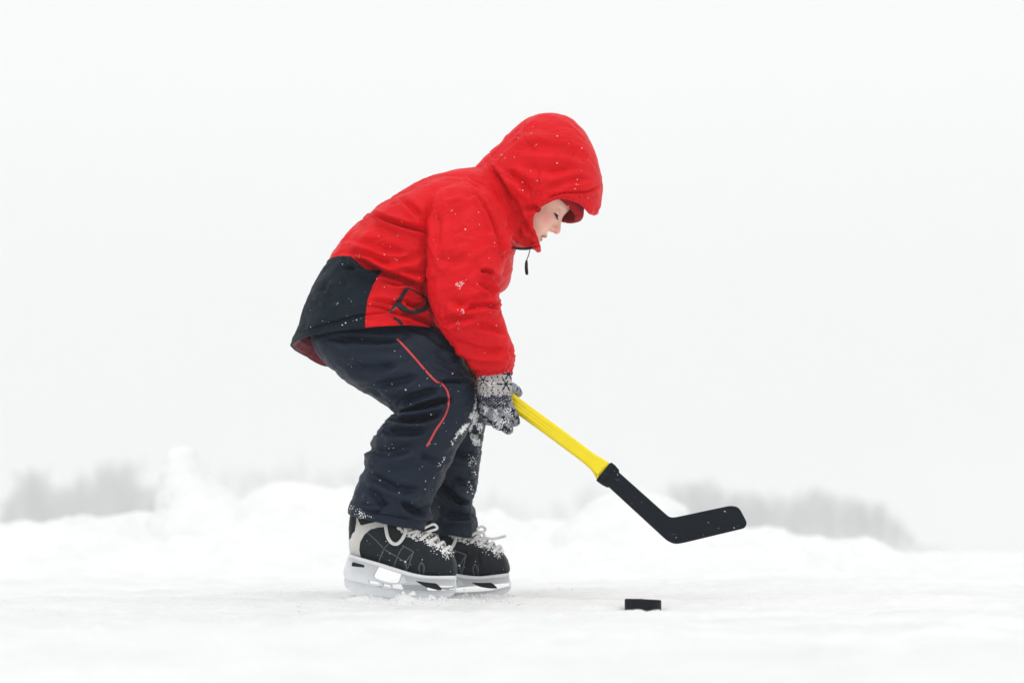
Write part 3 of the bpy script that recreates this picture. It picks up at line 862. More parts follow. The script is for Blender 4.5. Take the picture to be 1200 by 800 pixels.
def sleeve(rings, creases, seed, both=False):
    V, F, T, TH = loft(rings, 170, 0.0026, 2.15)
    V = cloth(V, F, creases, 0.0038, 15, seed, (1, 1, 1.4), both)
    N = vnormals(V, F)
    gather = np.exp(-((T - 11.6) / .7) ** 2)
    V = V + N * (gather * (0.0016 * np.sin(TH * 34 + 2 * np.sin(TH * 5)) + .001 * np.sin(TH * 57)))[:, None]
    return V, F
nsV, nsF = sleeve(slv, near_creases, 3)
C('sleeve', nsV, nsF, M['red'], jacket)
fsl = [(a - 8, b_ + 3, c_ - 8, d_ + 3, y2, h) for (a, b_, c_, d_, y, h), y2 in zip(slv, [.085, .11, .125, .132, .136, .136, .130, .118, .100, .080, .060, .046, .040, .040, .040])]
V, F = sleeve(fsl, near_creases, 4, True)
C('sleeve', V, F, M['red'], jacket)
sb = bvh_of(nsV, nsF)

# ---- hood
hout = np.array([(560, 232), (556, 214), (556, 198), (564, 188), (575, 176), (590, 162), (604, 149), (617, 140), (630, 135), (645, 133.5), (660, 136), (674, 143), (686, 155), (695, 172), (702, 191), (706, 208), (707, 222), (705, 238), (702, 247), (695, 254),
                 (682, 261), (668, 272), (655, 281), (645, 289), (637, 294), (629, 295), (620, 291), (608, 290), (598, 290), (588, 280), (574, 258)], float)
hc = np.array([632., 212.])
hp = catmull(np.vstack([hout, hout[:1]]), np.linspace(0, len(hout), 400)[:-1])
nb = 130
be = np.linspace(0.0, math.pi, nb)
sb_ = np.sin(be) ** 0.82
pxy = hc + (hp - hc)[None] * sb_[:, None, None]
nk = np.clip((pxy[..., 0] - 560) / 70, 0, 1); nk = 0.62 + 0.38 * nk ** .8
nk = nk * (1 - 0.28 * np.clip((pxy[..., 1] - 235) / 60, 0, 1))
yy = -0.116 * np.sign(np.cos(be)) [:, None] * np.abs(np.cos(be))[:, None] ** 0.9 * nk
V = P(pxy[..., 0], pxy[..., 1], yy * 1.0).reshape(-1, 3)
F = grid_faces(nb, hp.shape[0]); NN = vnormals(V, F)
if (NN * (V - P(np.array(hc[0]), np.array(hc[1]), 0.))).sum() < 0: F = F[:, ::-1]
hood_cr = [([(636, 240), (646, 231), (660, 227), (676, 226), (692, 224), (706, 215)], 1.5, 2.0, .5), ([(572, 190), (584, 212), (596, 232), (606, 256), (612, 278)], 3.6, 6, .7), ([(600, 226), (608, 246), (614, 262), (624, 276)], 3, 4.5),
           ([(592, 200), (612, 214), (622, 232)], 4.5, 3.5), ([(604, 176), (636, 172), (668, 178), (692, 192)], 6, 2.2), ([(612, 196), (645, 200), (680, 196)], 5.5, 2.0), ([(606, 155), (630, 150), (660, 154)], 6, 1.8),
           ([(640, 222), (664, 212), (690, 210)], 4, 2.2), ([(606, 268), (614, 280), (626, 288)], 3, 3), ([(612, 244), (622, 246), (632, 242)], 3, 3)]
pole = lambda V: [V.__setitem__(slice(0, hp.shape[0]), V[hp.shape[0]:2 * hp.shape[0]].mean(0)), V.__setitem__(slice(-hp.shape[0], None), V[-2 * hp.shape[0]:-hp.shape[0]].mean(0))]
hood_cr += crumple(570, 140, 700, 235, 30, 5, 35, 7, d=(.25, .7)) + crumple(580, 195, 628, 290, 16, 58, 18, 8)
V = cloth(V, F, hood_cr, 0.0024, 14, 5, (0.8, 1, 1.3), True)
px, py = unP(V)
opening = [(760, 300), (760, 262), (701, 257), (697, 253), (690, 250.5), (686, 246), (680, 240), (671, 236), (660, 233.5), (650, 234.5), (641, 239), (633, 243.5), (627.5, 249), (625, 257), (625, 266), (627, 274), (630.5, 281), (633.5, 288), (634, 293), (640, 320)]
sd = -poly_sd(px, py, smooth_poly(opening, 3))
NN = vnormals(V, F)
band = np.exp(-((sd - 4) / 3.2) ** 2); V = V + NN * (0.0028 * band)[:, None]
gat = np.exp(-((sd - 6) / 5) ** 2); ang = np.arctan2(py - 270, px - 680)
V = V + NN * (gat * 0.0009 * np.sin(ang * 46 + 2 * np.sin(ang * 9)))[:, None]
pole(V)
(hv, hf, _), _x = clip(V, F, sd, np.zeros((len(V), 1)))
hood = C('hood', hv, hf, M['red'], jacket)
md = hood.modifiers.new('thickness', 'SOLIDIFY'); md.thickness = 0.007; md.offset = -1
hoodb = bvh_of(hv, hf)
# dark collar edge and hanging zip puller
cv, cff = tube(np.array([Q(x, y, z) for x, y, z in ((597, 289.5, -.052), (603, 290.5, -.05), (610, 291.5, -.045), (617, 291.5, -.038), (623, 290.5, -.028))]), .0028, 8)
C('collar_trim', cv, cff, M['black_trim'], jacket)
zp = np.array([Q(x, y, -.03) for x, y in ((621.5, 290), (620.5, 295), (619.5, 299), (617.8, 303), (617, 306))])
z1 = tube(zp, .0011, 6); z2 = tube(np.array([Q(x, y, -.03) for x, y in ((617.2, 305), (616.8, 308), (616.8, 314), (617.3, 320), (617.6, 322))]), np.array([.0018, .003, .0034, .0034, .0022]), 8)
C('zip_pull', *merge([z1, z2]), M['black_trim'], jacket)

# ---- trousers
leg_n = [(366, 384, 496, 352, -.055, .088), (366, 404, 510, 381, -.066, .090), (386, 430, 536, 404, -.080, .094), (416, 452, 546, 428, -.088, .091), (442, 469, 555.5, 452, -.091, .085), (461, 482, 558.5, 472, -.092, .080), (453, 490, 555, 490, -.092, .079),
         (439, 507, 545, 512, -.091, .079), (428, 538, 528, 542, -.089, .079), (418, 570, 512, 576, -.087, .077), (411, 593, 501, 606, -.085, .073), (409, 601, 498, 620, -.085, .071), (413, 601.5, 494, 618, -.085, .067), (418, 592, 490, 606, -.085, .064)]
leg_f = [(370, 384, 496, 354, .055, .088), (372, 404, 512, 385, .066, .090), (396, 428, 542, 404, .082, .096), (426, 446, 560, 428, .090, .088), (450, 462, 568, 450, .094, .082), (470, 478, 570, 470, .097, .078), (475, 492, 569, 490, .098, .074),
         (478, 512, 566, 514, .099, .071), (484, 545, 561, 546, .100, .068), (492, 572, 558, 574, .101, .064), (497, 588, 554, 589, .101, .060), (501, 602, 558, 603, .101, .062), (503, 622, 558, 628, .101, .061), (507, 621, 554, 626, .101, .057), (512, 612, 550, 614, .101, .054)]
n_cr = [([(463, 485), (484, 480), (506, 473), (532, 467)], 3.2, 9), ([(460, 490), (480, 493), (498, 490), (516, 484)], 3.4, 7), ([(468, 472), (490, 463), (514, 456)], 3.6, 5), ([(512, 449), (530, 447), (552, 448)], 2.2, 5), ([(446, 502), (470, 506), (500, 504)], 4.5, 4.5),
        ([(388, 396), (420, 399), (450, 401), (476, 396)], 3.5, 5), ([(404, 428), (434, 432), (470, 426)], 5, 3.2), ([(440, 450), (465, 448), (490, 440)], 4.5, 3.6), ([(428, 552), (452, 566), (474, 574), (496, 572)], 4.5, 4), ([(470, 588), (482, 597), (494, 600), (504, 592)], 3.6, 8),
        ([(424, 522), (452, 530), (486, 524)], 5.5, 3.8), ([(412, 592), (450, 603), (498, 609)], 1.2, 1.8, .2), ([(520, 400), (536, 416), (546, 436)], 4, 3.5), ([(490, 530), (506, 540), (518, 538)], 4, 3), ([(430, 572), (445, 584), (452, 598)], 4.5, 3.5), ([(476, 384), (500, 392), (524, 410)], 3.5, 3)]
f_cr = [([(506, 556), (522, 574), (538, 588), (556, 592)], 3.6, 8), ([(520, 520), (540, 532), (562, 534)], 4, 5), ([(520, 600), (540, 606), (558, 604)], 3, 4), ([(530, 560), (545, 566), (558, 562)], 3.5, 4), ([(540, 500), (552, 508), (566, 508)], 3, 4), ([(508, 612), (530, 616), (556, 620)], 1.2, 1.8, .2)]
n_cr += crumple(370, 395, 545, 480, 34, 8, 25, 9, w=(1, 2), d=(.4, 1.1)) + crumple(415, 480, 550, 610, 46, 8, 28, 10, w=(1, 2), d=(.4, 1.1))
f_cr += crumple(500, 480, 565, 620, 22, 10, 30, 11, w=(1, 2), d=(.4, 1.1))
V1, F1, T1, _ = loft(leg_n, 180, 0.003, 2.2); V1 = cloth(V1, F1, n_cr, 0.0030, 14, 21, (0.8, 1, 1.8))
V2, F2, T2, _ = loft(leg_f, 160, 0.003, 2.2); V2 = cloth(V2, F2, f_cr, 0.0032, 14, 22, (0.8, 1, 1.8))
tv, tf = merge([(V1, F1), (V2, F2)])
trousers = C('trousers', tv, tf, M['navy'])
lb = bvh_of(V1, F1); lb2 = bvh_of(V2, F2)
q = stitched(lb, [(465, 397), (473, 405), (484, 417), (496, 431), (510, 446), (517, 449), (523, 456), (526, 467), (524, 480), (519, 491), (511, 503), (505, 514), (500, 523)], .0022, .0006, 8, .6, 8)
C('piping', *q, M['piping'], trousers)

# ---- gloves
def glove(near):
    palm, fing, thumb = hand_chain(near)
    allp = np.array([Q(*p) for ch in fing + [thumb] for p in ch] + [Q(*p) for a, b_, r in palm for p in (a, b_)])
    lo, hi = allp.min(0) - .03, allp.max(0) + .03
    f = Field(*[np.arange(lo[k], hi[k], 0.0019) for k in range(3)])
    for a, b_, r in palm: f.cone(Q(*a), Q(*b_), r, r * .92, .010)
    for ch in fing:
        for i, (a, b_) in enumerate(zip(ch[:-1], ch[1:])): f.cone(Q(*a), Q(*b_), [.0112, .0108, .0104][i], [.0108, .0104, .0098][i], .0035)
    for i, (a, b_) in enumerate(zip(thumb[:-1], thumb[1:])): f.cone(Q(*a), Q(*b_), [.0125, .0112, .0100][i], [.0112, .0100, .0090][i], .005)
    V, F = f.mesh(); n = vnormals(V, F)
    if (n * (V - V.mean(0))).sum() < 0: F = F[:, ::-1]; n = -n
    V = V + n * (0.0011 * fbm(V * 210, 2, 4) + .0010 * fbm(V * 60, 2, 6))[:, None]
    pat = np.clip(0.36 + 0.55 * fbm(V * 120, 3, 9), 0, 1)
    tips = np.array([Q(*ch[2]) for ch in fing])
    dmin = np.min(np.linalg.norm(V[:, None] - (tips + np.array([0, -.012, -.004]))[None], axis=-1), axis=1)
    pat = np.clip(pat + 0.45 * np.exp(-(dmin / .007) ** 2) * (vnoise(V * 300, 3) + .6), 0, 1)
    return V, F, pat
gv, gf, gp = glove(True)
gl = C('glove', gv, gf, M['glove'], attrs={'pattern': gp})
cuff = [(564, 430, 595, 428, -.118, .026), (561, 436, 598, 433, -.117, .031), (560, 446, 599.5, 442, -.114, .034), (559.5, 456, 600, 454, -.110, .036), (560.5, 464, 599.5, 463, -.107, .037), (562, 470, 598, 470, -.105, .037), (566, 475, 594, 476, -.104, .034), (570, 477, 590, 478.5, -.103, .030), (572, 474, 588, 475, -.103, .026)]
V, F, T, TH = loft(cuff, 260, 0.0009, 2.3)
n = vnormals(V, F)
V = V + n * (0.0011 * fbm(V * 190, 2, 3) + 0.0016 * fbm(V * 40, 2, 8))[:, None]
px, py = unP(V)
# knitted motifs: rows of small crosses, a snowflake, a navy band with flecks
row = T * 9.0; col_ = TH / (2 * math.pi) * 44
ci = np.floor(col_) ; ri = np.floor(row / 3.2)
u_ = (col_ + 0.5 * (ri % 2)) % 1 - .5; v_ = (row / 3.2) % 1 - .5
cross = ((np.abs(u_) + np.abs(v_)) < 0.44) & ((np.floor(col_ + 0.5 * (ri % 2)) % 2) == 0)
pat = np.where(cross, 1.0, 0.0)
for (sx, sy, sr) in ((593, 450, 9.5), (596, 438, 8), (566, 446, 6)):
    dx, dy = px - sx, py - sy; r = np.hypot(dx, dy); a = np.arctan2(dy, dx)
    arm = np.abs(np.sin(a * 3)) * r < 2.0
    star = (r < sr) & (arm | ((np.abs(r - sr * .62) < 1.1) & (np.abs(np.sin(a * 3)) < .55)))
    pat = np.where(r < sr, np.where(star, 1.0, 0.0), pat)
band = py > 463.5 + 1.2 * np.sin(px * .4)
fleck = (vnoise(V * 420, 5) > 0.55) | ((np.abs((px * .22 + py * .3) % 1 - .5) < .13) & (np.abs((px * .25 - py * .35) % 1 - .5) < .22))
pat = np.where(band, np.where(fleck, 0.0, 1.0), pat)
C('glove_cuff', V, F, M['glove_cuff'], gl, attrs={'pattern': pat})
cb = bvh_of(V, F)
gv2, gf2, gp2 = glove(False)
gl2 = C('glove', gv2, gf2, M['glove'], attrs={'pattern': gp2})
cuff2 = [(556, 432, 584, 430, .040, .026), (554, 440, 586, 438, .034, .032), (554, 452, 588, 452, .020, .034), (558, 460, 586, 462, .008, .030), (562, 462, 582, 464, .006, .024)]
V, F, T, TH = loft(cuff2, 120, 0.002, 2.3)
C('glove_cuff', V, F, M['glove_cuff'], gl2, attrs={'pattern': (np.sin(T * 8) * np.sin(TH * 11) > .35) * 1.0})
gb = bvh_of(gv, gf)

# ---- snow caught on the knees, gloves, sleeve and hem
def scatter(bvhs, region, n, r0, r1, prob=None):
    out = []
    xs = [p[0] for p in region]; ys = [p[1] for p in region]
    k = 0; tries = 0
    while k < n and tries < n * 30:
        tries += 1
        x, y = random.uniform(min(xs), max(xs)), random.uniform(min(ys), max(ys))
        e_ = poly_sd(np.array([x]), np.array([y]), region)[0]
        if e_ < 0 or random.random() > max(.08, min(1, e_ / 4.5)) ** 1.5: continue
        if float(vnoise(np.array([[x * .16, y * .16, 3.]]), 2)[0]) + random.uniform(-.5, .5) < 0.0: continue
        best = None
        for bv in bvhs:
            l, nn = hit(bv, x, y)
            if l is not None and (best is None or l[1] < best[0][1]): best = (l, nn)
        if best is None: continue
        out.append(crumb(best[0], random.uniform(r0, r1) if random.random() < .85 else random.uniform(r1, 1.6 * r1))); k += 1
    return out
cr = []
cr += scatter([lb], [(551, 440), (561, 444), (561, 470), (556, 492), (541, 510), (536, 506), (548, 490), (556, 472), (556, 455)], 950, .0004, .0012)
cr += scatter([lb], [(536, 500), (546, 500), (528, 530), (512, 560), (510, 548), (524, 524)], 90, .0005, .0014)
cr += scatter([lb2], [(549, 486), (570, 470), (570, 500), (562, 535), (552, 520), (546, 500)], 1000, .0004, .0013)
cr += scatter([lb2], [(548, 530), (562, 525), (560, 580), (545, 580)], 70, .0006, .0016)
cr += scatter([lb], [(409, 588), (424, 594), (440, 608), (420, 610), (408, 604)], 90, .0004, .0011)
cr += scatter([lb], [(370, 400), (540, 410), (550, 470), (500, 610), (420, 600), (450, 490)], 50, .0004, .0011)
C('snow_crumbs', *merge(cr), M['crust'], trousers, smooth=False)
cr = scatter([sb], [(530, 330), (546, 328), (546, 338), (540, 346), (534, 340)], 42, .0004, .0010) + scatter([sb], [(535, 358), (544, 356), (546, 368), (538, 370)], 22, .0004, .0009) + scatter([sb], [(534, 374), (541, 374), (542, 388), (536, 388)], 14, .0004, .0008)
cr += scatter([sb], [(505, 240), (585, 250), (590, 400), (530, 390), (504, 340)], 22, .0005, .0012) + scatter([tb], [(380, 300), (345, 400), (420, 380), (500, 330), (470, 235)], 45, .0004, .0011) + scatter([hoodb], [(575, 180), (640, 138), (700, 190), (690, 240), (610, 240)], 24, .0005, .0012)
C('snow_crumbs', *merge(cr), M['crust'], jacket, smooth=False)
cr = scatter([gb, cb], [(561, 474), (600, 474), (606, 494), (594, 508), (572, 500)], 340, .0005, .0015) + scatter([cb], [(560, 442), (585, 440), (580, 478), (562, 474)], 70, .0005, .0012)
C('snow_crumbs', *merge(cr), M['crust'], gl, smooth=False)

# ---- skates: the near one is modelled, the far one is a copy set a stride ahead
YB = -.085
boot = [(408.5, 630, 409.5, 648, YB, .006), (410, 606, 411, 651, YB, .020), (414, 594, 415, 652.5, YB, .027), (424, 590, 425, 654.5, YB, .031), (444, 592, 444, 660, YB, .033), (466, 600, 464, 667, YB, .034), (484, 616, 482, 671.5, YB, .036), (498, 627, 498, 674, YB, .039),
        (512, 635, 512, 675, YB, .040), (523, 642, 524, 675.5, YB, .036), (530.5, 649, 531.5, 675, YB, .027), (534.5, 657, 535, 672, YB, .014), (535.6, 663, 535.8, 668, YB, .003)]
V, F, T, TH = loft(boot, 140, 0.0022, 2.7, cap0=True, cap1=True)
N = vnormals(V, F); px, py = unP(V)
cells = [[(431, 624), (441, 633), (450, 643)], [(450, 643), (458, 648), (466, 652)], [(450, 643), (446, 652), (443, 660)], [(450, 643), (455, 637), (460, 633)], [(466, 652), (463, 659), (461, 666)], [(466, 652), (469, 645), (473, 640)],
         [(466, 652), (471, 656), (476, 657)], [(476, 657), (480, 652), (485, 646)], [(476, 657), (476, 664), (475, 670)], [(473, 640), (479, 643), (485, 646)], [(485, 646), (481, 656), (477, 668)], [(494, 658), (491, 664), (492, 672)], [(494, 658), (497, 664), (496, 672)]]
dd = np.zeros(len(V))
for c_ in cells:
    r, t, sg = seg_dist(px, py, smooth_poly(c_, 3)); dd -= 0.0012 * np.exp(-(r / 1.3) ** 2)
r, t, sg = seg_dist(px, py, smooth_poly([(502, 640), (499, 650), (500, 662), (504, 674)], 4)); dd -= .0014 * np.exp(-(r / 1.2) ** 2)
V = V + N * (dd + 0.0008 * fbm(V * 45, 3, 2))[:, None]
N = vnormals(V, F)
heel = [(395, 660), (395, 604), (418.5, 600), (420, 610), (423, 615.5), (432, 613), (441, 611), (452, 610), (452, 617), (443, 617.5), (434, 620), (427, 626), (422, 635), (421, 644), (424, 660)]
sd1 = poly_sd(px, py, heel)
strip = [(405, 600), (417, 600), (417.5, 612), (416, 622), (412, 626), (411.5, 630), (409, 632), (405, 620)]
sd1 = np.minimum(sd1, -poly_sd(px, py, strip))
(wv, wf, wn), (bv, bf, bn) = clip(V, F, sd1, N)
skate = C('ice_skate', bv, bf, M['boot'], normals=bn)
C('heel_counter', wv, wf, M['heel'], skate, normals=wn)
bb = bvh_of(V, F)
st = []
for c_ in cells:
    q = stitched(bb, c_, .0013, .0002, 6, .6, 4)
    if q: st.append(q)
C('stitching', *merge(st), M['grey_line'], skate)
# sole plate and holder
yb = lambda px: YB + 0 * px
def rp(pts, r=3): return round_poly(pts, r)
sole = [(409.5, 648.5, 1), (424, 653, 5), (444, 658.5, 8), (466, 665.5, 8), (484, 671, 8), (500, 674, 6), (534.5, 674, 1), (534.5, 678.5, 2), (500, 678, 6), (482, 675.5, 8), (464, 670, 8), (443, 663, 8), (424, 657, 5), (409.5, 652.5, 1)]
s1 = prism([rp(sole, 2)], yb, .062, .003)
outer = [(408, 651, 2), (424, 654, 5), (444, 660, 5), (466, 667, 6), (484, 673, 6), (500, 676, 6), (533.5, 676, 1), (535.5, 688, 5), (533, 693, 4), (505, 694.5, 10), (470, 692, 10), (435, 686, 10), (405, 679, 5), (402, 671, 5)]
win = [(445, 662, 3), (471, 670, 3), (467, 683, 4), (452, 682, 5), (437, 676, 4)]
slot1 = [(432.5, 679.5, 2), (444, 681.5, 2), (444.5, 685, 2), (433, 683, 2)]; slot2 = [(449, 683.5, 2), (458, 685, 2), (458, 688, 2), (449.5, 686.8, 2)]
s2 = prism([rp(outer, 3), rp(win)[::-1], rp(slot1)[::-1], rp(slot2)[::-1]], yb, .021, .003)
C('blade_holder', *merge([s1, s2]), M['holder'], skate, smooth=False)
rec = [prism([rp([(487, 680, 2), (500, 682, 4), (512, 683, 3), (518.5, 691, 2), (509, 690, 3), (497, 686.5, 3)])], yb, .0228, .0008), prism([rp([(413.5, 658, 1), (427, 661.5, 1), (427.5, 664.5, 1), (412, 663, 2)])], yb, .0228, .0008)]
C('holder_vents', *merge(rec), M['black_trim'], skate, smooth=False)
tri = prism([rp([(472.5, 672, 1), (479, 683, 1), (467.5, 683.5, 1)], 1)], yb, .0226, .0006); C('holder_rib', *tri, M['steel'], skate, smooth=False)
run = [(403, 677, 3), (404, 687, 4), (413, 693.5, 8), (430, 697, 10), (465, 701.5, 12), (500, 702.5, 12), (528, 699.5, 8), (535.5, 692, 3), (533, 690, 2), (505, 693, 6), (470, 690.5, 6), (435, 684.5, 6), (406, 677, 3)]
C('runner', *prism([rp(run)], yb, .008, .0009), M['steel'], skate, smooth=False)
# laces
lc = []
def lace(pts, w=.0042, flat=.45):
    q = smooth_poly(pts, 5); lc.append(tube(np.array([Q(a, b_, y) for a, b_, y in q]), w, 8, flat))
lace([(451.5, 611, -.122), (452.5, 620, -.126), (454.5, 629, -.128), (459, 635.5, -.128), (465, 637, -.128), (470, 633, -.127), (474, 626, -.126), (475.5, 619, -.124), (472, 615, -.122), (467, 618, -.122)], .0036, .4)
lace([(466, 617, -.120), (476, 624, -.122), (486, 622, -.118), (498, 618, -.106), (508, 614, -.095), (512, 619, -.09), (500, 623, -.1)], .0026)
for i in range(7):
    t = i / 6; x = 474 + t * 47; y = 611 + t * 32
    sw = 8 - 2 * t
    lace([(x - sw, y + 9 - 1 * t, YB - .033), (x - 2, y + 2.5, YB - .030), (x + 4, y - 1.5, YB - .012), (x + 6, y - 2.6, YB + .004), (x + 8, y + 1, YB + .026)], .0036, .45)
    lace([(x - sw + 5, y + 13 - 2 * t, YB - .034), (x, y + 3, YB - .024), (x + 3, y - 1, YB), (x + 1, y - 2, YB + .02)], .0028, .45)
C('laces', *merge(lc), M['lace'], skate)
cr = []
for _ in range(620):
    t = random.random() ** .9; x = 472 + t * 56 + random.gauss(0, 2.5); y = 611 + t * 36 + random.gauss(2.2, 3.4)
    l, nn = hit(bb, x, y)
    if l is None: l = Q(x, y + 1.5, YB - random.uniform(-.02, .02))
    cr.append(crumb(l, random.uniform(.0006, .0020)))
cr += scatter([bb], [(425, 625), (535, 645), (535, 672), (430, 655)], 24, .0004, .0012)
C('snow_crumbs', *merge(cr), M['crust'], skate, smooth=False)
# the far skate
sk2 = skate.copy(); COL.objects.link(sk2); sk2.parent = person
for ch in skate.children:
    c2 = ch.copy(); c2.parent = sk2; COL.objects.link(c2)
pv_old = np.array(Q(535, 668, YB)) - BASE; pv_new = np.array(Q(596.5, 665, .102)) - BASE
ang = math.radians(-7.0); sc = 1.0
ca, sa = math.cos(ang), math.sin(ang)
rot = lambda v: np.array([v[0] * ca + v[2] * sa, v[1], -v[0] * sa + v[2] * ca])
sk2.rotation_euler = (0, ang, 0)
sk2.location = (pv_new - rot(pv_old)).tolist()
# a loose lace tip of the far boot
lc = []
lace([(556, 632, .066), (566, 630, .066), (578, 631, .066), (588, 629, .066), (593, 627.5, .066)], .0028, .5)
lace([(553, 627, .06), (560, 623, .058), (566, 624, .058), (568, 628, .06)], .003, .5)
C('loose_lace', *merge(lc), M['lace'])

# ================================================================ hockey stick
sy = lambda px: -0.060 - (px - 578) * 0.0005
shaft = [(546, 428.5, 2), (556, 419.5, 2), (606, 464.5, 0), (660, 504, 4), (697, 532, 3), (707, 537.5, 2), (714.5, 543, 1), (699.5, 561.5, 1), (694, 551.5, 3), (685, 543, 4), (640, 509.5, 2), (595, 477, 0)]
SB = np.array(Q(790, 636, float(sy(790)))); SB[2] = 0.0
V, F = prism([rp(shaft, 2)], sy, .026, .005, 3)
stick = bpy.data.objects.new('hockey_stick', None); COL.objects.link(stick); stick.location = SB.tolist()
tag(stick, 'toy hockey stick with yellow shaft and black blade held by the child', 'hockey stick')
shaft_o = obj('shaft', V, F, M['yellow'], stick, origin=SB)
rb = []
for k in (0.25, 0.5, 0.75):
    a = np.array([604, 464]) * (1 - k) + np.array([596, 476]) * k; b_ = np.array([660, 506]) * (1 - k) + np.array([652, 516]) * k
    pts = np.array([Q(*(a + (b_ - a) * t), float(sy((a + (b_ - a) * t)[0])) - .0130) for t in np.linspace(0, 1, 10)])
    rb.append(tube(pts, np.array([.0014] * 6 + [.0012, .001, .0007, .0003]), 6))
obj('grip_ridge', *merge(rb), M['yellow'], shaft_o, origin=SB)
blade = [(715, 542, 1), (721.5, 546, 2), (726, 551, 3), (725, 553, 1), (784, 605.5, 4), (790, 606, 4), (856, 592, 4), (866, 593.5, 5), (876, 612, 4), (873.5, 618.5, 4), (802, 635.5, 4), (791, 637.5, 6), (782, 633.5, 5), (713.5, 570.5, 1), (711.5, 571, 2), (704, 567, 2), (699, 561, 1)]
V, F = prism([rp(blade, 3)], sy, .018, .0035, 3)
px, py = unP(V)
thin = np.clip((px - 760) / 40, 0, 1); y0 = sy(px)
V[:, 1] = y0 + (V[:, 1] - y0) * (1.35 - 0.65 * thin) + 0.010 * np.clip((px - 800) / 70, 0, 1) ** 2
obj('blade', V, F, M['black_plastic'], stick, origin=SB)
col = prism([rp([(716, 541.5, 1), (722.5, 546.5, 2), (705, 567.5, 2), (698.5, 562.5, 1)], 1)], sy, .0300, .003); obj('collar', *col, M['black_plastic'], stick, origin=SB)
bvb = bvh_of(V, F); sc_ = []
for _ in range(30):
    x, y = random.uniform(712, 872), random.uniform(548, 636)
    l, nn = hit(bvb, x, y)
    if l is None: continue
    v, f = crumb(np.zeros(3), random.uniform(.0005, .0012)); st_ = random.choice((1, 1, 2.5, 4)); a = random.uniform(-.5, .2)
    v = v * np.array([st_, .6, .8]); v = np.stack([v[:, 0] * math.cos(a) - v[:, 2] * math.sin(a), v[:, 1], v[:, 0] * math.sin(a) + v[:, 2] * math.cos(a)], -1); sc_.append((v + l, f))
so_ = obj('snow_crumbs', *merge(sc_), M['crust'], stick, origin=SB, smooth=False); so_['kind'] = 'stuff'

# ================================================================ puck
PY = -0.30
pc = np.array(Q(753.5, 717, PY)); pr = 21.5 * PX * (CAM_D + PY) / CAM_D; ph = 15.2 * PX * (CAM_D + PY) / CAM_D
prof = [(0.0, 0), (pr - .002, 0), (pr - .0004, .0008), (pr, .0025), (pr, ph * .5), (pr, ph - .0025), (pr - .0005, ph - .0008), (pr - .002, ph), (pr - .006, ph), (0.0, ph)]
n = 120; V = []
for r, z in prof:
    for k in range(n):
        a = 2 * math.pi * k / n
        rr = r - (.0005 if (k // 2 + int(z * 500)) % 2 and .003 < z < ph - .003 else 0)
        V.append([pc[0] + rr * math.cos(a), pc[1] + rr * math.sin(a), pc[2] + z + .0012 * math.cos(a + math.pi)])
F = grid_faces(len(prof), n)
puck = obj('hockey_puck', np.array(V), F, M['rubber'], origin=pc)
tag(puck, 'black rubber hockey puck lying on the snowy ice', 'hockey puck')
md = puck.modifiers.new('edges', 'EDGE_SPLIT'); md.split_angle = math.radians(40)

# loose snow scraped up round the skates and the puck
lo = []
def loose(px0, px1, y0, y1, n, r0, r1):
    for _ in range(n):
        x = (random.uniform(px0, px1) - 600) * PX; y = random.uniform(y0, y1)
        z = float(ground_z(np.array([x]), np.array([y]))[0]); r = random.uniform(r0, r1) * random.random() ** 1.5 + .001
        lo.append(crumb(np.array([x, y, z + r * .25]), r))
loose(400, 612, -.2, .2, 420, .0015, .005); loose(430, 545, -.15, -.10, 260, .002, .006); loose(540, 606, .03, .07, 90, .002, .006); loose(728, 790, -.38, -.335, 90, .0015, .004); loose(300, 900, -.7, .7, 120, .0015, .004)
so = obj('loose_snow', *merge(lo), M['snow']); tag(so, 'loose crumbs of scraped snow lying on the ice', None, kind='stuff')

# falling snow
fl = []
for _ in range(300):
    y = random.uniform(-1.0, 1.6); k = (CAM_D + y) / CAM_D
    fl.append(crumb(np.array([random.uniform(-1.15, 1.15) * k, y, random.uniform(0.02, 1.35)]), random.uniform(.0005, .0013)))
tag(obj('falling_snow', *merge(fl), M['crust'], smooth=False), 'fine snowflakes drifting down through the air', None, kind='stuff')

# ================================================================ air, light, camera
hz, nt, b = mat('pale_haze')
nt.nodes.remove(b)
pv = N_(nt, 'ShaderNodeVolumePrincipled'); pv.inputs['Color'].default_value = (0.93, 0.94, 0.94, 1); pv.inputs['Density'].default_value = 0.00215; pv.inputs['Anisotropy'].default_value = 0.0
nt.links.new(pv.outputs[0], nt.nodes['Material Output'].inputs['Volume'])
X0, X1, Y0, Y1, Z0, Z1 = -900, 900, -60, 1350, -1.2, 36
V = np.array([(x, y, z) for x in (X0, X1) for y in (Y0, Y1) for z in (Z0, Z1)], float)
tag(obj('haze', V, [[0, 1, 3, 2], [4, 6, 7, 5], [0, 4, 5, 1], [2, 3, 7, 6], [0, 2, 6, 4], [1, 5, 7, 3]], hz, smooth=False), 'pale winter haze over the lake', None, kind='stuff')

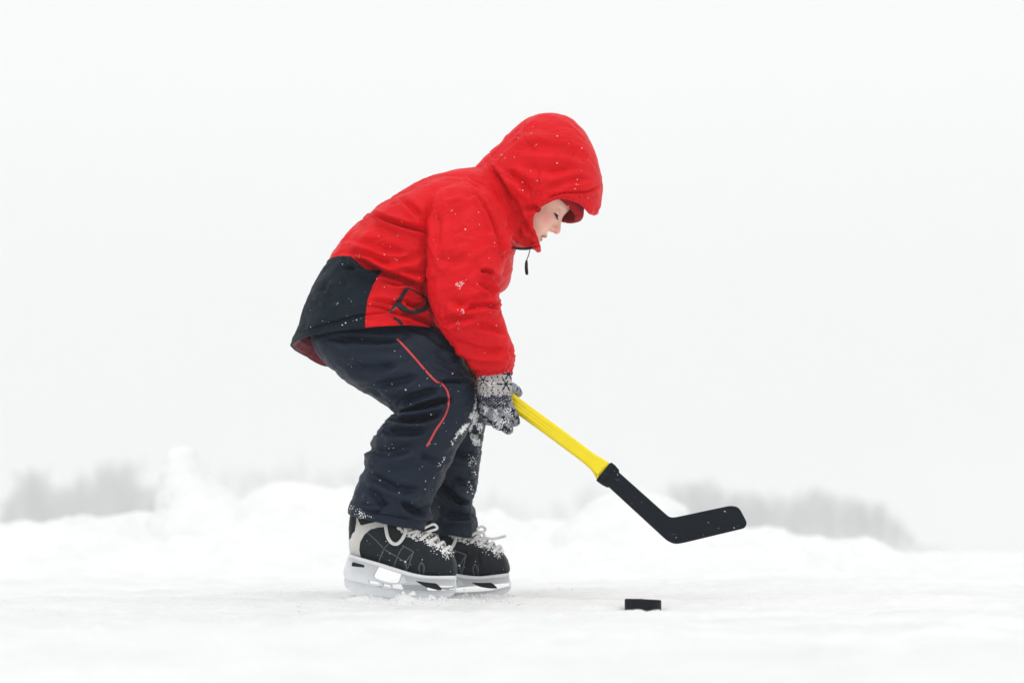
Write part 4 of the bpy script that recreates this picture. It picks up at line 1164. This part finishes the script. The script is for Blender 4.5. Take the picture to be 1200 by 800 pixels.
SUN_EL, SUN_AZ = math.radians(60), math.radians(182)     # azimuth clockwise from +Y
w = bpy.data.worlds.new('World'); S.world = w; w.use_nodes = True; nt = w.node_tree
bg = nt.nodes['Background']
sky = N_(nt, 'ShaderNodeTexSky'); sky.sky_type = 'NISHITA'; sky.sun_disc = False; sky.sun_elevation = SUN_EL; sky.sun_rotation = SUN_AZ
bw = N_(nt, 'ShaderNodeHueSaturation'); bw.inputs['Saturation'].default_value = 0.06; nt.links.new(sky.outputs[0], bw.inputs['Color'])
tc = N_(nt, 'ShaderNodeTexCoord'); sx = N_(nt, 'ShaderNodeSeparateXYZ'); nt.links.new(tc.outputs['Generated'], sx.inputs[0])
mr = N_(nt, 'ShaderNodeMapRange'); mr.inputs[1].default_value = 0.0; mr.inputs[2].default_value = 0.20; nt.links.new(sx.outputs[2], mr.inputs[0])
cl = mixc(nt, 0.93, bw.outputs[0], mixc(nt, mr.outputs[0], (8.5, 8.68, 8.66), (9.95, 10.0, 10.0)))      # thick even cloud over the clear sky
nt.links.new(cl, bg.inputs['Color']); bg.inputs['Strength'].default_value = 0.1
ld = bpy.data.lights.new('sun', 'SUN'); ld.energy = 0.90; ld.angle = math.radians(35); ld.color = (1, 0.985, 0.96)
lo_ = bpy.data.objects.new('sun', ld); COL.objects.link(lo_)
dirv = Vector((math.sin(SUN_AZ) * math.cos(SUN_EL), math.cos(SUN_AZ) * math.cos(SUN_EL), math.sin(SUN_EL)))
lo_.rotation_euler = dirv.to_track_quat('Z', 'Y').to_euler(); lo_.location = (0, -3, 8)

cd = bpy.data.cameras.new('camera'); cam = bpy.data.objects.new('camera', cd); COL.objects.link(cam); S.camera = cam
cam.location = (0, -CAM_D, CAM_H); cam.rotation_euler = (math.radians(90), 0, 0)
cd.lens = 85; cd.sensor_width = 36; cd.shift_y = (HORIZON - 400) / 1200.0; cd.clip_end = 3000; cd.clip_start = 0.05
cd.dof.use_dof = True; cd.dof.focus_distance = CAM_D - 0.1; cd.dof.aperture_fstop = 3.2

S.view_settings.view_transform = 'Standard'; S.view_settings.look = 'None'; S.view_settings.gamma = 1; S.view_settings.exposure = 0.0
S.render.engine = 'CYCLES'; S.cycles.use_denoising = True; S.cycles.volume_bounces = 2; S.cycles.max_bounces = 8; S.cycles.diffuse_bounces = 4
